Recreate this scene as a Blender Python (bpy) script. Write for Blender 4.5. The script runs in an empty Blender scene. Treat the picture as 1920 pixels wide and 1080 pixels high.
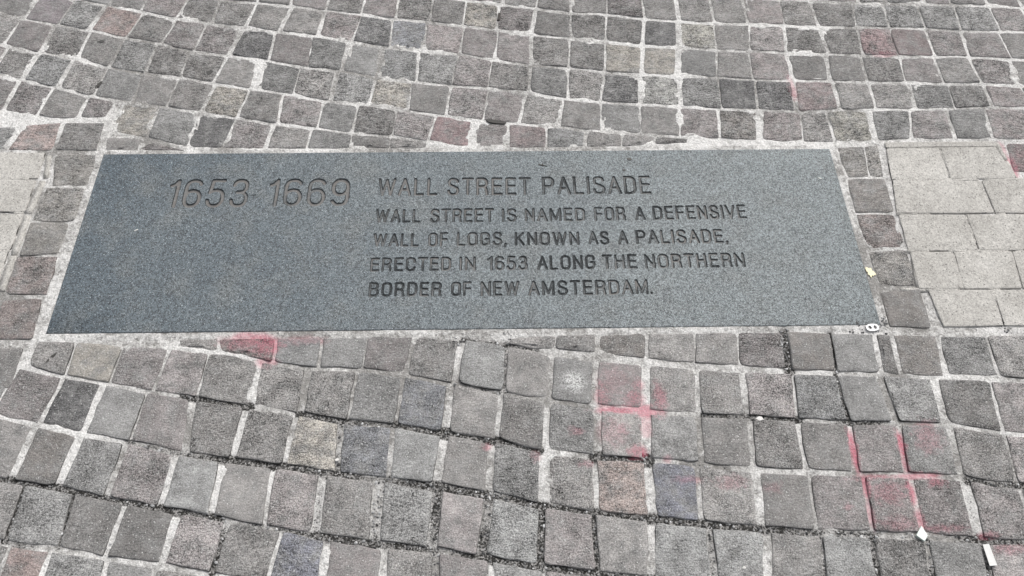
# ------------------------------------------------------------------ camera, sky, sun, exposure
import bpy, math, random, numpy as np
from mathutils import Matrix, Vector
random.seed(7); np.random.seed(7)
SC = bpy.context.scene
COL = SC.collection
camd = bpy.data.cameras.new('camera'); cam = bpy.data.objects.new('camera', camd); COL.objects.link(cam)
camd.sensor_width = 36.0; camd.lens = 28.125; camd.clip_start = 0.05; camd.clip_end = 500
M4 = Matrix(((0.99981982, 0.01021768, -0.01599763, 0.0709), (-0.01704383, 0.85423712, -0.51960413, -1.07302),
             (0.00835662, 0.51978316, 0.85425736, 1.52218), (0, 0, 0, 1)))
cam.matrix_world = M4
SC.camera = cam
SUN_AZ, SUN_EL = math.radians(35), math.radians(52)      # measured from +Y (away) towards +X (right)
world = bpy.data.worlds.new('World'); SC.world = world; world.use_nodes = True
wn = world.node_tree.nodes; wl = world.node_tree.links
for n_ in list(wn): wn.remove(n_)
sky = wn.new('ShaderNodeTexSky'); sky.sky_type = 'NISHITA'; sky.sun_disc = False
sky.sun_elevation = SUN_EL; sky.sun_rotation = SUN_AZ; sky.dust_density = 4.0; sky.air_density = 1.0
hs = wn.new('ShaderNodeHueSaturation'); hs.inputs['Saturation'].default_value = 0.22
bg = wn.new('ShaderNodeBackground'); bg.inputs['Strength'].default_value = 0.12
wo = wn.new('ShaderNodeOutputWorld')
wl.new(sky.outputs[0], hs.inputs['Color']); wl.new(hs.outputs[0], bg.inputs[0]); wl.new(bg.outputs[0], wo.inputs[0])
sund = bpy.data.lights.new('sun', 'SUN'); sund.energy = 1.4; sund.angle = math.radians(12); sund.color = (1.0, 0.97, 0.93)
sun = bpy.data.objects.new('sun', sund); COL.objects.link(sun)
sd = Vector((math.sin(SUN_AZ)*math.cos(SUN_EL), math.cos(SUN_AZ)*math.cos(SUN_EL), math.sin(SUN_EL)))
sun.rotation_euler = sd.to_track_quat('Z', 'Y').to_euler()
vs = SC.view_settings; vs.view_transform = 'Standard'; vs.look = 'None'; vs.gamma = 1.0; vs.use_curve_mapping = False
vs.exposure = 0.46

# ------------------------------------------------------------------ the survey of the paving: ground positions in tenths of a millimetre
# each sett: far-left, far-middle, far-right, near-right, near-middle, near-left corner
SETTS = [
[8204,9190,8652,9149,9100,9108,8998,8196,8550,8243,8100,8290],[9195,9107,9650,9066,10105,9024,10102,8088,9597,8143,9091,8195],[10199,9024,10653,8982,11107,8940,11037,8007,10614,8040,10194,8087],[11201,8940,11542,8925,11884,8910,11805,8002,11467,8004,11129,8007],
[11978,8909,12491,8887,13004,8866,12944,7944,12420,7970,11897,8002],[13098,8865,13424,8851,13750,8836,13676,7922,13356,7932,13036,7943],[13844,8836,14339,8807,14831,8774,14723,7870,14246,7896,13769,7921],[14925,8773,15340,8744,15755,8715,15677,7777,15247,7824,14816,7870],
[15849,8714,16299,8673,16742,8617,16672,7675,16221,7725,15770,7776],[-772,9329,-343,9277,86,9211,-74,8196,-539,8279,-1006,8362],[179,9210,599,9124,1018,9038,852,8005,436,8100,17,8195],[1111,9038,1551,8948,1991,8872,1803,7843,1374,7923,943,8005],
[2053,8872,2441,8814,2829,8756,2769,7657,2317,7751,1863,7843],[2906,8755,3400,8682,3893,8611,3797,7581,3321,7619,2844,7657],[3954,8610,4400,8545,4845,8479,4826,7397,4343,7489,3857,7580],[4922,8478,5346,8415,5769,8348,5760,7280,5331,7340,4902,7396],
[5908,8347,6343,8293,6780,8254,6775,7186,6335,7232,5895,7279],[6872,8253,7300,8214,7728,8176,7708,7158,7287,7172,6865,7186],[7805,8176,8307,8126,8809,8077,8757,7105,8271,7131,7783,7157],[8839,8077,9238,8037,9636,7995,9669,7012,9228,7058,8787,7105],
[9728,7995,10283,7934,10836,7875,10748,7005,10254,7008,9759,7012],[10897,7874,11299,7869,11700,7866,11665,6975,11237,6991,10808,7004],[11777,7866,12239,7841,12699,7814,12659,6925,12200,6950,11740,6975],[12776,7813,13251,7798,13726,7782,13645,6831,13190,6878,12734,6925],
[13818,7781,14286,7756,14754,7731,14748,6800,14242,6815,13735,6830],[14816,7730,15216,7687,15615,7643,15716,6771,15262,6786,14808,6800],[15707,7642,16105,7597,16503,7552,16647,6725,16227,6748,15806,6771],[-8027,9817,-7499,9650,-6977,9506,-7076,8264,-7745,8458,-8426,8688],
[-6884,9505,-6472,9400,-6064,9304,-6123,8145,-6553,8198,-6986,8263],[-5971,9303,-5548,9210,-5127,9116,-5156,8003,-5593,8074,-6033,8145],[-5035,9115,-4532,8994,-4031,8876,-4135,7806,-4599,7903,-5065,8003],[-3955,8876,-3484,8764,-3015,8653,-3131,7632,-3594,7718,-4060,7805],
[-2939,8652,-2523,8559,-2109,8465,-2154,7426,-2604,7529,-3056,7631],[-2017,8464,-1573,8349,-1131,8236,-1188,7298,-1626,7363,-2064,7425],[-1055,8236,-616,8155,-179,8079,-255,7126,-683,7211,-1113,7298],[-118,8079,318,7988,753,7891,657,6974,231,7050,-196,7125],
[829,7890,1292,7801,1753,7711,1606,6772,1170,6876,731,6974],[1874,7711,2319,7615,2762,7524,2712,6605,2219,6686,1724,6771],[2837,7523,3301,7487,3764,7450,3657,6456,3222,6530,2785,6605],[3839,7450,4316,7359,4790,7265,4648,6301,4190,6380,3731,6456],
[4910,7264,5309,7209,5706,7150,5608,6233,5187,6267,4765,6300],[5886,7149,6321,7100,6756,7057,6678,6138,6231,6182,5783,6231],[6816,7056,7277,7040,7738,7025,7589,6068,7163,6103,6737,6137],[7798,7024,8250,7000,8702,6975,8556,5998,8102,6033,7647,6068],
[8792,6974,9227,6925,9663,6882,9723,5944,9184,5972,8644,5998],[9768,6881,10253,6878,10739,6874,10644,5879,10235,5910,9825,5943],[10814,6874,11238,6859,11661,6844,11618,5851,11168,5865,10717,5878],[11706,6844,12168,6820,12629,6794,12584,5823,12123,5837,11662,5851],
[12719,6793,13148,6748,13575,6702,13513,5793,13093,5808,12672,5822],[13695,6701,14170,6686,14645,6672,14690,5715,14161,5754,13630,5792],[14705,6672,15187,6657,15669,6642,15788,5629,15266,5663,14749,5714],[-11333,9364,-10737,9194,-10145,9024,-10257,8041,-10909,8226,-11569,8421],
[-10053,9024,-9595,8890,-9140,8757,-9308,7808,-9737,7924,-10167,8041],[-9049,8757,-8550,8585,-8052,8402,-8262,7488,-8738,7646,-9219,7807],[-7961,8401,-7573,8280,-7187,8162,-7241,7280,-7706,7383,-8173,7487],[-7081,8161,-6596,8069,-6118,8011,-6280,7125,-6708,7202,-7137,7279],
[-6028,8011,-5583,7940,-5138,7863,-5356,6928,-5773,7029,-6192,7125],[-4988,7862,-4580,7768,-4174,7678,-4265,6746,-4736,6835,-5209,6927],[-4054,7677,-3582,7584,-3112,7499,-3251,6523,-3698,6630,-4148,6745],[-3053,7498,-2629,7404,-2206,7310,-2246,6293,-2718,6404,-3193,6522],
[-2147,7309,-1709,7243,-1272,7182,-1304,6134,-1745,6213,-2188,6293],[-1198,7182,-714,7087,-231,6991,-332,6020,-781,6079,-1231,6133],[-157,6990,284,6912,722,6834,614,5774,178,5896,-259,6020],[781,6834,1189,6742,1595,6644,1566,5582,1120,5680,672,5774],
[1728,6643,2202,6560,2676,6483,2607,5474,2151,5526,1695,5581],[2749,6482,3199,6406,3648,6330,3554,5304,3117,5387,2679,5474],[3721,6329,4175,6254,4628,6176,4503,5217,4065,5261,3626,5303],[4760,6175,5169,6142,5578,6108,5445,5154,5039,5186,4632,5216],
[5753,6107,6213,6057,6674,6012,6534,5082,6075,5116,5616,5153],[6732,6012,7143,5978,7553,5945,7487,4975,7040,5028,6591,5082],[7612,5945,8065,5910,8518,5874,8508,4947,8026,4961,7544,4975],[8634,5873,9114,5850,9595,5826,9508,4919,9065,4932,8622,4946],
[9726,5825,10145,5791,10564,5758,10504,4874,10070,4895,9637,4918],[10651,5757,11136,5741,11621,5727,11530,4862,11060,4866,10590,4873],[11679,5726,12117,5713,12555,5699,12549,4798,12069,4831,11587,4862],[12628,5699,13052,5685,13475,5670,13525,4786,13072,4790,12620,4798],
[13591,5669,14106,5632,14619,5594,14485,4703,14062,4744,13639,4785],[14678,5594,15101,5551,15528,5518,15464,4641,15003,4672,14542,4702],[-13400,8854,-12865,8671,-12335,8497,-12469,7483,-12970,7689,-13473,7890],[-12229,8496,-11744,8335,-11265,8183,-11457,7252,-11910,7365,-12366,7482],
[-11175,8182,-10786,8067,-10396,7939,-10609,7031,-10990,7147,-11369,7252],[-10217,7938,-9725,7795,-9239,7665,-9464,6717,-9945,6864,-10434,7030],[-9165,7664,-8703,7511,-8243,7360,-8425,6468,-8908,6595,-9391,6717],[-8169,7359,-7777,7272,-7385,7185,-7531,6169,-7938,6305,-8353,6468],
[-7312,7184,-6849,7098,-6387,7011,-6585,6008,-7022,6092,-7459,6168],[-6225,7010,-5826,6915,-5430,6824,-5460,5798,-5943,5906,-6428,6006],[-5342,6824,-4847,6729,-4356,6644,-4345,5537,-4856,5650,-5374,5797],[-4327,6644,-3872,6546,-3418,6431,-3479,5390,-3898,5469,-4317,5536],
[-3301,6430,-2864,6315,-2428,6199,-2527,5153,-2945,5269,-3366,5389],[-2312,6198,-1881,6112,-1451,6032,-1460,4962,-1936,5053,-2414,5152],[-1364,6032,-854,5964,-344,5904,-507,4844,-941,4901,-1375,4961],[-301,5904,125,5787,549,5671,448,4741,-8,4792,-465,4843],
[592,5670,1068,5569,1541,5465,1489,4580,990,4666,490,4741],[1655,5464,2111,5409,2565,5357,2511,4320,2057,4447,1601,4579],[2651,5356,3085,5272,3517,5187,3374,4217,2985,4268,2594,4319],[3588,5186,4019,5145,4449,5102,4367,4132,3906,4175,3443,4217],
[4577,5101,5036,5066,5494,5032,5413,4048,4953,4090,4492,4131],[5622,5031,6091,4995,6559,4959,6502,3943,6020,3992,5538,4047],[6615,4958,7062,4905,7509,4856,7411,3901,6984,3922,6558,3942],[7594,4855,8039,4842,8485,4828,8380,3817,7938,3859,7494,3900],
[8627,4827,9086,4813,9545,4798,9520,3881,9019,3850,8519,3816],[9687,4796,10109,4775,10531,4754,10483,3890,10071,3885,9659,3880],[10617,4753,11096,4748,11575,4740,11506,3881,11036,3885,10566,3889],[11703,4739,12178,4705,12655,4676,12585,3891,12108,3886,11631,3880],
[12697,4676,13128,4672,13557,4665,13531,3937,13078,3913,12627,3890],[13671,4664,14109,4619,14548,4578,14621,3904,14132,3921,13642,3936],[14619,4577,15069,4548,15518,4518,15599,3872,15145,3888,14691,3903],[-13598,7818,-13066,7607,-12538,7395,-12728,6451,-13225,6614,-13726,6781],
[-12450,7394,-12009,7266,-11575,7151,-11682,6158,-12162,6308,-12642,6451],[-11429,7150,-10975,7022,-10524,6898,-10596,5908,-11067,6033,-11540,6157],[-10422,6897,-9969,6752,-9518,6611,-9656,5574,-10075,5739,-10497,5907],[-9432,6611,-9002,6498,-8574,6388,-8663,5355,-9115,5462,-9571,5573],
[-8488,6388,-8076,6239,-7665,6081,-7661,5190,-8119,5273,-8578,5355],[-7607,6080,-7107,5986,-6610,5897,-6803,4978,-7204,5086,-7605,5190],[-6509,5896,-6104,5816,-5699,5728,-5778,4752,-6241,4867,-6706,4977],[-5514,5727,-5039,5581,-4569,5452,-4625,4543,-5109,4642,-5597,4750],
[-4527,5452,-4076,5379,-3626,5296,-3693,4299,-4137,4420,-4584,4543],[-3456,5295,-3000,5167,-2547,5043,-2647,4152,-3087,4223,-3527,4297],[-2463,5042,-2010,4950,-1560,4863,-1584,3943,-2073,4045,-2565,4151],[-1518,4863,-1035,4796,-554,4730,-667,3756,-1104,3850,-1543,3942],
[-470,4730,-7,4676,455,4623,317,3587,-133,3668,-585,3755],[510,4623,961,4555,1409,4484,1221,3472,797,3530,372,3586],[1507,4483,1959,4357,2409,4234,2284,3355,1801,3412,1316,3472],[2465,4234,2919,4161,3372,4104,3305,3202,2823,3278,2338,3354],
[3428,4104,3910,4061,4391,4020,4326,3103,3843,3152,3360,3202],[4418,4020,4906,3980,5393,3939,5289,3004,4821,3054,4353,3103],[5448,3938,5909,3889,6368,3837,6282,2905,5813,2955,5343,3004],[6465,3837,6928,3812,7391,3787,7211,2841,6794,2874,6377,2904],
[7584,3785,8046,3736,8511,3712,8374,2779,7886,2808,7399,2839],[8567,3712,8865,3731,9164,3752,9160,2757,8794,2768,8428,2779],[9261,3751,9754,3771,10246,3777,10165,2798,9708,2771,9254,2756],[10412,3775,10881,3774,11349,3770,11151,2857,10739,2829,10327,2796],
[11419,3769,11851,3772,12285,3777,12237,2849,11728,2854,11219,2857],[12410,3775,12868,3792,13330,3815,13216,2840,12788,2844,12360,2848],[13399,3815,13910,3814,14414,3797,14280,2763,13781,2798,13284,2839],[-13572,6620,-13069,6453,-12572,6292,-12709,5424,-13203,5578,-13699,5727],
[-12471,6292,-12086,6173,-11700,6047,-11854,5137,-12235,5292,-12611,5423],[-11544,6046,-11117,5929,-10694,5820,-10848,4847,-11272,4989,-11700,5136],[-10580,5819,-10129,5648,-9681,5476,-9801,4509,-10265,4668,-10738,4846],[-9611,5475,-9151,5357,-8695,5248,-8744,4298,-9236,4400,-9733,4508],
[-8639,5248,-8178,5168,-7717,5088,-7828,4134,-8258,4216,-8689,4297],[-7647,5087,-7207,4975,-6768,4855,-6931,3932,-7345,4036,-7759,4133],[-6642,4854,-6229,4752,-5818,4655,-5976,3742,-6391,3835,-6808,3931],[-5721,4654,-5321,4570,-4922,4486,-4929,3517,-5403,3625,-5881,3741],
[-4825,4485,-4330,4360,-3836,4220,-3893,3359,-4363,3438,-4834,3516],[-3754,4219,-3334,4147,-2916,4081,-3004,3203,-3407,3280,-3812,3359],[-2834,4081,-2368,3993,-1903,3895,-1976,3073,-2449,3137,-2924,3202],[-1848,3895,-1382,3796,-918,3694,-1078,2911,-1500,2996,-1922,3073],
[-822,3693,-377,3602,66,3513,-33,2699,-507,2755,-985,2910],[188,3512,562,3450,935,3398,911,2646,499,2672,86,2698],[1030,3398,1473,3340,1915,3286,1890,2648,1447,2643,1004,2645],[1996,3285,2450,3224,2902,3149,2831,2657,2400,2652,1970,2647],
[3024,3148,3425,3085,3827,3042,3780,2665,3365,2660,2951,2656],[3894,3041,4295,2999,4696,2957,4630,2730,4238,2697,3847,2664],[4736,2956,5109,2917,5482,2878,5440,2765,5056,2751,4671,2730],[-12964,5414,-12439,5253,-11906,5057,-11990,4036,-12494,4196,-13001,4354],
[-11795,5056,-11352,4905,-10915,4764,-11060,3837,-11469,3934,-11881,4035],[-10818,4763,-10378,4601,-9940,4435,-10017,3740,-10481,3754,-10965,3837],[-9830,4434,-9515,4349,-9204,4280,-9297,3767,-9603,3753,-9909,3739],[-8913,4233,-8471,4146,-8030,4060,-8127,3079,-8556,3183,-8984,3278],
[-7934,4059,-7451,3953,-6968,3843,-7015,2749,-7522,2911,-8034,3078],[-6928,3842,-6452,3741,-5979,3641,-6171,2711,-6573,2730,-6975,2749],[-5925,3640,-5484,3537,-5044,3425,-5139,2683,-5629,2696,-6119,2711],[-4909,3423,-4463,3347,-4018,3275,-4081,2672,-4544,2676,-5006,2681],
[-3937,3274,-3455,3182,-2975,3096,-3003,2661,-3503,2666,-4002,2671],[-2934,3095,-2468,3034,-2003,2972,-2009,2652,-2486,2656,-2963,2661],[-1963,2972,-1525,2895,-1088,2817,-1081,2643,-1526,2647,-1970,2651],[-12263,3462,-11794,3419,-11354,3470,-11499,2692,-11952,2690,-12404,2686],
[-11233,3469,-10796,3516,-10358,3562,-10339,2680,-10860,2686,-11381,2691],[-10224,3560,-9745,3549,-9267,3535,-9233,2655,-9721,2667,-10208,2679],[961,-2737,1446,-2690,1931,-2681,1860,-2985,1376,-2947,891,-2850],[1966,-2681,2360,-2674,2754,-2667,2724,-3085,2310,-3033,1895,-2986],
[2869,-2668,3353,-2665,3837,-2661,3766,-3237,3303,-3163,2838,-3087],[3929,-2663,4417,-2659,4905,-2656,4810,-3359,4334,-3301,3857,-3238],[4940,-2657,5391,-2656,5842,-2656,5752,-3413,5298,-3386,4844,-3359],[5877,-2656,6323,-2656,6769,-2654,6715,-3523,6252,-3465,5786,-3413],
[6943,-2656,7385,-2676,7828,-2694,7760,-3600,7322,-3566,6884,-3525],[7886,-2695,8323,-2713,8759,-2732,8691,-3626,8256,-3607,7816,-3601],[8864,-2733,8997,-2745,9130,-2757,9090,-3677,8937,-3668,8793,-3627],[9223,-2758,9671,-2775,10121,-2787,10029,-3713,9603,-3699,9180,-3678],
[10237,-2789,10723,-2795,11210,-2802,11173,-3741,10664,-3707,10141,-3714],[11256,-2802,11751,-2803,12246,-2804,12167,-3841,11686,-3811,11218,-3741],[-6132,-2651,-5742,-2661,-5353,-2669,-5305,-2943,-5699,-2892,-6094,-2844],[-5284,-2670,-4700,-2671,-4116,-2672,-4097,-3214,-4668,-3059,-5237,-2944],
[-4047,-2672,-3596,-2672,-3144,-2672,-3138,-3346,-3581,-3297,-4030,-3215],[-3064,-2673,-2597,-2673,-2130,-2673,-2187,-3383,-2624,-3363,-3060,-3347],[-2096,-2674,-1634,-2673,-1172,-2672,-1331,-3529,-1742,-3453,-2154,-3383],[-1069,-2673,-625,-2719,-181,-2772,-319,-3747,-774,-3636,-1231,-3530],
[-22,-2774,401,-2847,822,-2915,764,-3954,302,-3856,-164,-3749],[890,-2915,1334,-3012,1773,-3168,1666,-4146,1250,-4050,831,-3955],[1875,-3170,2272,-3244,2669,-3306,2581,-4260,2174,-4203,1765,-4147],[2793,-3308,3240,-3358,3686,-3410,3588,-4376,3146,-4318,2701,-4262],
[3878,-3413,4333,-3471,4788,-3522,4709,-4501,4242,-4443,3774,-4378],[4889,-3523,5309,-3556,5728,-3589,5670,-4537,5239,-4519,4807,-4502],[5863,-3590,6344,-3622,6825,-3652,6730,-4621,6265,-4581,5801,-4539],[6881,-3653,7301,-3676,7721,-3698,7753,-4703,7269,-4662,6784,-4622],
[7788,-3699,8190,-3704,8591,-3710,8672,-4716,8245,-4710,7819,-4704],[8737,-3712,9220,-3780,9713,-3806,9664,-4763,9239,-4740,8814,-4718],[9882,-3809,10403,-3844,10924,-3880,10826,-4967,10327,-4869,9827,-4766],[10991,-3881,11457,-3919,11925,-3947,11810,-5073,11349,-5027,10891,-4968],
[-9125,-2686,-8735,-2691,-8346,-2696,-8371,-3471,-8751,-3370,-9138,-3254],[-8289,-2697,-7810,-2755,-7331,-2816,-7398,-3651,-7856,-3562,-8316,-3471],[-7286,-2816,-6801,-2864,-6316,-2910,-6463,-3843,-6908,-3747,-7354,-3652],[-6260,-2911,-5866,-2959,-5473,-3007,-5536,-3990,-5971,-3917,-6409,-3844],
[-5428,-3007,-4915,-3078,-4390,-3235,-4434,-4186,-4962,-4087,-5492,-3991],[-4290,-3236,-3838,-3338,-3391,-3424,-3433,-4351,-3884,-4267,-4336,-4187],[-3235,-3426,-2772,-3444,-2309,-3461,-2413,-4526,-2846,-4444,-3282,-4353],[-2242,-3462,-1798,-3529,-1354,-3608,-1449,-4627,-1898,-4576,-2348,-4527],
[-1266,-3609,-835,-3708,-406,-3815,-498,-4811,-929,-4716,-1363,-4628],[-229,-3817,225,-3924,676,-4022,593,-4987,134,-4901,-327,-4813],[764,-4023,1190,-4121,1614,-4224,1513,-5220,1097,-5104,678,-4988],[1745,-4226,2187,-4310,2626,-4395,2558,-5353,2100,-5288,1640,-5221],
[2768,-4397,3178,-4451,3586,-4505,3503,-5428,3100,-5391,2696,-5355],[3771,-4507,4229,-4547,4687,-4581,4609,-5535,4146,-5484,3682,-5431],[4785,-4583,5256,-4601,5726,-4622,5626,-5639,5166,-5588,4704,-5536],[5824,-4624,6261,-4663,6697,-4701,6662,-5707,6192,-5674,5721,-5641],
[6784,-4702,7257,-4743,7729,-4783,7624,-5762,7185,-5735,6746,-5709],[7848,-4785,8288,-4791,8727,-4799,8616,-5799,8178,-5782,7739,-5764],[8824,-4800,9284,-4824,9740,-4856,9669,-5858,9192,-5824,8710,-5801],[9870,-4858,10358,-4959,10845,-5054,10764,-6034,10267,-5989,9795,-5860],
[10899,-5055,11355,-5109,11813,-5154,11721,-6104,11269,-6070,10817,-6035],[-10303,-3118,-9840,-3215,-9380,-3311,-9636,-4303,-9957,-4237,-10279,-4170],[-9314,-3312,-8866,-3421,-8417,-3545,-8612,-4539,-9092,-4416,-9572,-4304],[-8318,-3546,-7943,-3627,-7570,-3707,-7703,-4741,-8109,-4639,-8516,-4540],
[-7438,-3709,-7006,-3807,-6576,-3899,-6690,-4918,-7131,-4834,-7576,-4743],[-6533,-3900,-6102,-3985,-5671,-4077,-5612,-5149,-6129,-5030,-6648,-4919],[-5519,-4079,-5025,-4178,-4534,-4274,-4655,-5298,-5059,-5226,-5465,-5151],[-4404,-4276,-3942,-4355,-3482,-4430,-3596,-5444,-4062,-5372,-4529,-5300],
[-3385,-4431,-2977,-4520,-2571,-4611,-2537,-5617,-3018,-5533,-3502,-5445],[-2475,-4613,-1984,-4675,-1497,-4723,-1527,-5752,-1984,-5686,-2444,-5619],[-1411,-4724,-955,-4807,-501,-4899,-617,-5863,-1030,-5806,-1444,-5753],[-341,-4901,66,-4979,470,-5054,417,-6047,-21,-5958,-462,-5866],
[587,-5055,1034,-5172,1478,-5297,1413,-6281,973,-6161,530,-6049],[1668,-5300,2092,-5376,2515,-5445,2496,-6456,2047,-6375,1597,-6284],[2599,-5447,3066,-5477,3532,-5506,3504,-6561,3041,-6508,2577,-6458],[3679,-5508,4098,-5556,4516,-5602,4462,-6669,4055,-6617,3647,-6563],
[4610,-5604,5118,-5676,5623,-5749,5553,-6795,5054,-6731,4553,-6670],[5770,-5751,6244,-5786,6718,-5817,6635,-6880,6165,-6840,5694,-6797],[6770,-5818,7265,-5836,7759,-5856,7683,-6909,7184,-6895,6686,-6881],[7832,-5857,8254,-5884,8675,-5908,8607,-6961,8180,-6935,7753,-6910],
[8759,-5910,9224,-5922,9676,-5974,9621,-7059,9156,-7008,8688,-6962],[9864,-5976,10302,-6089,10762,-6132,10781,-7149,10292,-7106,9803,-7062],[10835,-6133,11297,-6165,11760,-6195,11717,-7230,11284,-7190,10851,-7150],[-9569,-4381,-9136,-4480,-8700,-4598,-8842,-5685,-9257,-5592,-9676,-5497],
[-8562,-4600,-8155,-4713,-7749,-4829,-7925,-5823,-8316,-5755,-8709,-5687],[-7590,-4831,-7181,-4911,-6775,-4984,-6924,-6034,-7346,-5931,-7771,-5825],[-6659,-4985,-6201,-5112,-5745,-5240,-5845,-6245,-6327,-6142,-6813,-6036],[-5630,-5242,-5224,-5323,-4821,-5390,-4856,-6415,-5294,-6331,-5734,-6246],
[-4707,-5391,-4244,-5459,-3783,-5522,-3799,-6632,-4267,-6543,-4745,-6417],[-3710,-5523,-3275,-5595,-2841,-5679,-2871,-6791,-3299,-6712,-3729,-6633],[-2686,-5681,-2229,-5758,-1774,-5832,-1772,-6953,-2245,-6872,-2721,-6793],[-1557,-5835,-1086,-5927,-616,-6022,-679,-7090,-1120,-7025,-1563,-6957],
[-431,-6024,-24,-6109,381,-6192,244,-7248,-127,-7170,-500,-7093],[565,-6195,1001,-6297,1435,-6392,1349,-7423,887,-7340,422,-7250],[1547,-6394,1979,-6462,2409,-6527,2427,-7561,1943,-7494,1457,-7424],[2491,-6529,2985,-6603,3477,-6679,3381,-7683,2944,-7621,2505,-7562],
[3608,-6681,4093,-6755,4577,-6823,4535,-7791,4022,-7738,3508,-7685],[4698,-6825,5173,-6869,5648,-6912,5503,-7872,5078,-7832,4652,-7792],[5779,-6914,6237,-6945,6696,-6975,6595,-7926,6112,-7901,5630,-7874],[6746,-6976,7194,-7006,7640,-7037,7554,-7960,7099,-7944,6644,-7927],
[7731,-7038,8186,-7065,8640,-7094,8571,-8012,8107,-7987,7642,-7962],[8720,-7095,9209,-7139,9698,-7183,9597,-8094,9124,-8053,8649,-8014],[9788,-7184,10266,-7224,10746,-7259,10660,-8168,10172,-8133,9684,-8095],[-9486,-5607,-8990,-5719,-8504,-5808,-8558,-6847,-9048,-6746,-9541,-6642],
[-8464,-5808,-7985,-5898,-7508,-5993,-7542,-6968,-8028,-6915,-8519,-6847],[-7467,-5993,-6986,-6092,-6506,-6198,-6661,-7162,-7082,-7061,-7503,-6968],[-6405,-6199,-5949,-6301,-5497,-6394,-5600,-7289,-6080,-7228,-6563,-7163],[-5377,-6396,-4947,-6479,-4519,-6563,-4635,-7484,-5058,-7385,-5482,-7291],
[-4429,-6565,-3942,-6659,-3458,-6751,-3600,-7641,-4072,-7565,-4548,-7485],[-3398,-6752,-3008,-6850,-2620,-6943,-2638,-7786,-3089,-7712,-3542,-7641],[-2501,-6945,-2026,-7025,-1553,-7102,-1543,-7942,-2032,-7864,-2522,-7788],[-1405,-7104,-985,-7150,-566,-7199,-555,-8068,-977,-8008,-1399,-7944],
[-447,-7200,8,-7277,461,-7358,440,-8212,1,-8142,-440,-8070],[540,-7359,995,-7457,1448,-7547,1398,-8387,959,-8300,517,-8213],[1507,-7548,1968,-7611,2429,-7673,2358,-8529,1907,-8458,1455,-8387],[2487,-7674,2957,-7712,3427,-7750,3353,-8617,2884,-8573,2414,-8529],
[-9517,-6711,-8975,-6825,-8432,-6955,-8524,-7771,-9066,-7660,-9613,-7548],[-8383,-6956,-8028,-7015,-7677,-7064,-7733,-7906,-8098,-7857,-8476,-7771],[-7608,-7065,-7103,-7147,-6598,-7238,-6627,-8079,-7151,-7974,-7666,-7907],[-6510,-7239,-6091,-7318,-5674,-7395,-5704,-8218,-6121,-8156,-6542,-8080],
[-5616,-7396,-5143,-7482,-4673,-7567,-4694,-8388,-5171,-8294,-5648,-8219],[-4615,-7568,-4126,-7636,-3640,-7699,-3658,-8542,-4145,-8473,-4637,-8389],[-10160,2507,-9684,2502,-9207,2498,-9137,1561,-9564,1566,-9990,1570],[-10086,1458,-9654,1453,-9222,1449,-9224,502,-9700,507,-10177,513],
[-10196,451,-9759,431,-9323,411,-9362,-425,-9762,-435,-10161,-445],[-10212,-517,-9769,-514,-9326,-512,-9290,-1486,-9725,-1474,-10160,-1462],[-10166,-1667,-9765,-1651,-9364,-1636,-9279,-2601,-9716,-2589,-10154,-2577],[9239,2542,9549,2548,9860,2554,9764,1631,9520,1625,9275,1619],
[9928,2553,10078,2560,10228,2568,10136,1644,9976,1637,9817,1630],[9252,1520,9687,1532,10123,1544,10108,557,9661,554,9213,551],[9216,456,9643,460,10071,463,10103,-440,9670,-457,9237,-475],[9253,-608,9680,-584,10108,-559,10038,-1468,9651,-1470,9265,-1472],
[9235,-1682,9661,-1659,10087,-1636,10083,-2558,9650,-2539,9216,-2521],[-10669,-2787,-10036,-2808,-9403,-2829,-9389,-3751,-10042,-3712,-10697,-3674],[13523,2642,14082,2627,14640,2613,14573,1716,14001,1731,13429,1745],[-9046,3070,-8640,3030,-8234,2991,-8231,2625,-8631,2629,-9031,2633],
[-8078,2885,-7872,2848,-7666,2811,-7061,2614,-7593,2619,-8126,2624],[-2934,10823,-2456,10761,-1980,10698,-2090,9607,-2567,9663,-3047,9756],[-1883,10698,-1408,10636,-933,10574,-1046,9493,-1521,9550,-1996,9606],[-837,10573,-363,10511,109,10433,-6,9371,-479,9436,-952,9493],
[205,10432,660,10338,1114,10245,998,9185,544,9278,88,9371],[1210,10244,1670,10149,2128,10055,2011,9010,1552,9091,1091,9185],[2223,10054,2680,9960,3135,9866,3019,8871,2562,8940,2104,9009],[3230,9866,3683,9772,4135,9688,4023,8733,3568,8801,3112,8870],
[4230,9688,4683,9625,5135,9562,5022,8595,4569,8663,4116,8732],[5230,9562,5681,9499,6130,9437,6016,8458,5566,8526,5115,8594],[6225,9436,6674,9374,7122,9312,7013,8374,6561,8415,6108,8457],[7216,9311,7663,9249,8109,9191,8008,8290,7557,8333,7106,8374],
[16836,8617,17278,8561,17720,8504,17673,7599,17217,7632,16764,7674],[17814,8504,18254,8448,18694,8392,18664,7532,18215,7565,17765,7598],[18788,8392,19227,8336,19668,8287,19658,7477,19205,7499,18756,7532],[19761,8286,20208,8252,20654,8217,20657,7435,20204,7456,19750,7477],
[20748,8216,21194,8182,21639,8148,21656,7392,21202,7413,20749,7434],[21733,8147,22178,8113,22622,8078,22653,7350,22201,7371,21748,7392],[22716,8078,23160,8043,23604,8009,23651,7307,23198,7328,22746,7349],[23697,8008,24141,7974,24584,7940,24648,7264,24195,7285,23743,7306],
[24677,7939,25120,7905,25562,7871,25644,7222,25192,7243,24740,7264],[25655,7870,26097,7836,26538,7802,26639,7179,26188,7200,25736,7221],[-26574,18907,-25902,18637,-25235,18369,-23821,13802,-24387,13937,-24956,14072],[-25126,18369,-24467,18103,-23813,17840,-22597,13535,-23157,13668,-23721,13802],
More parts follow.
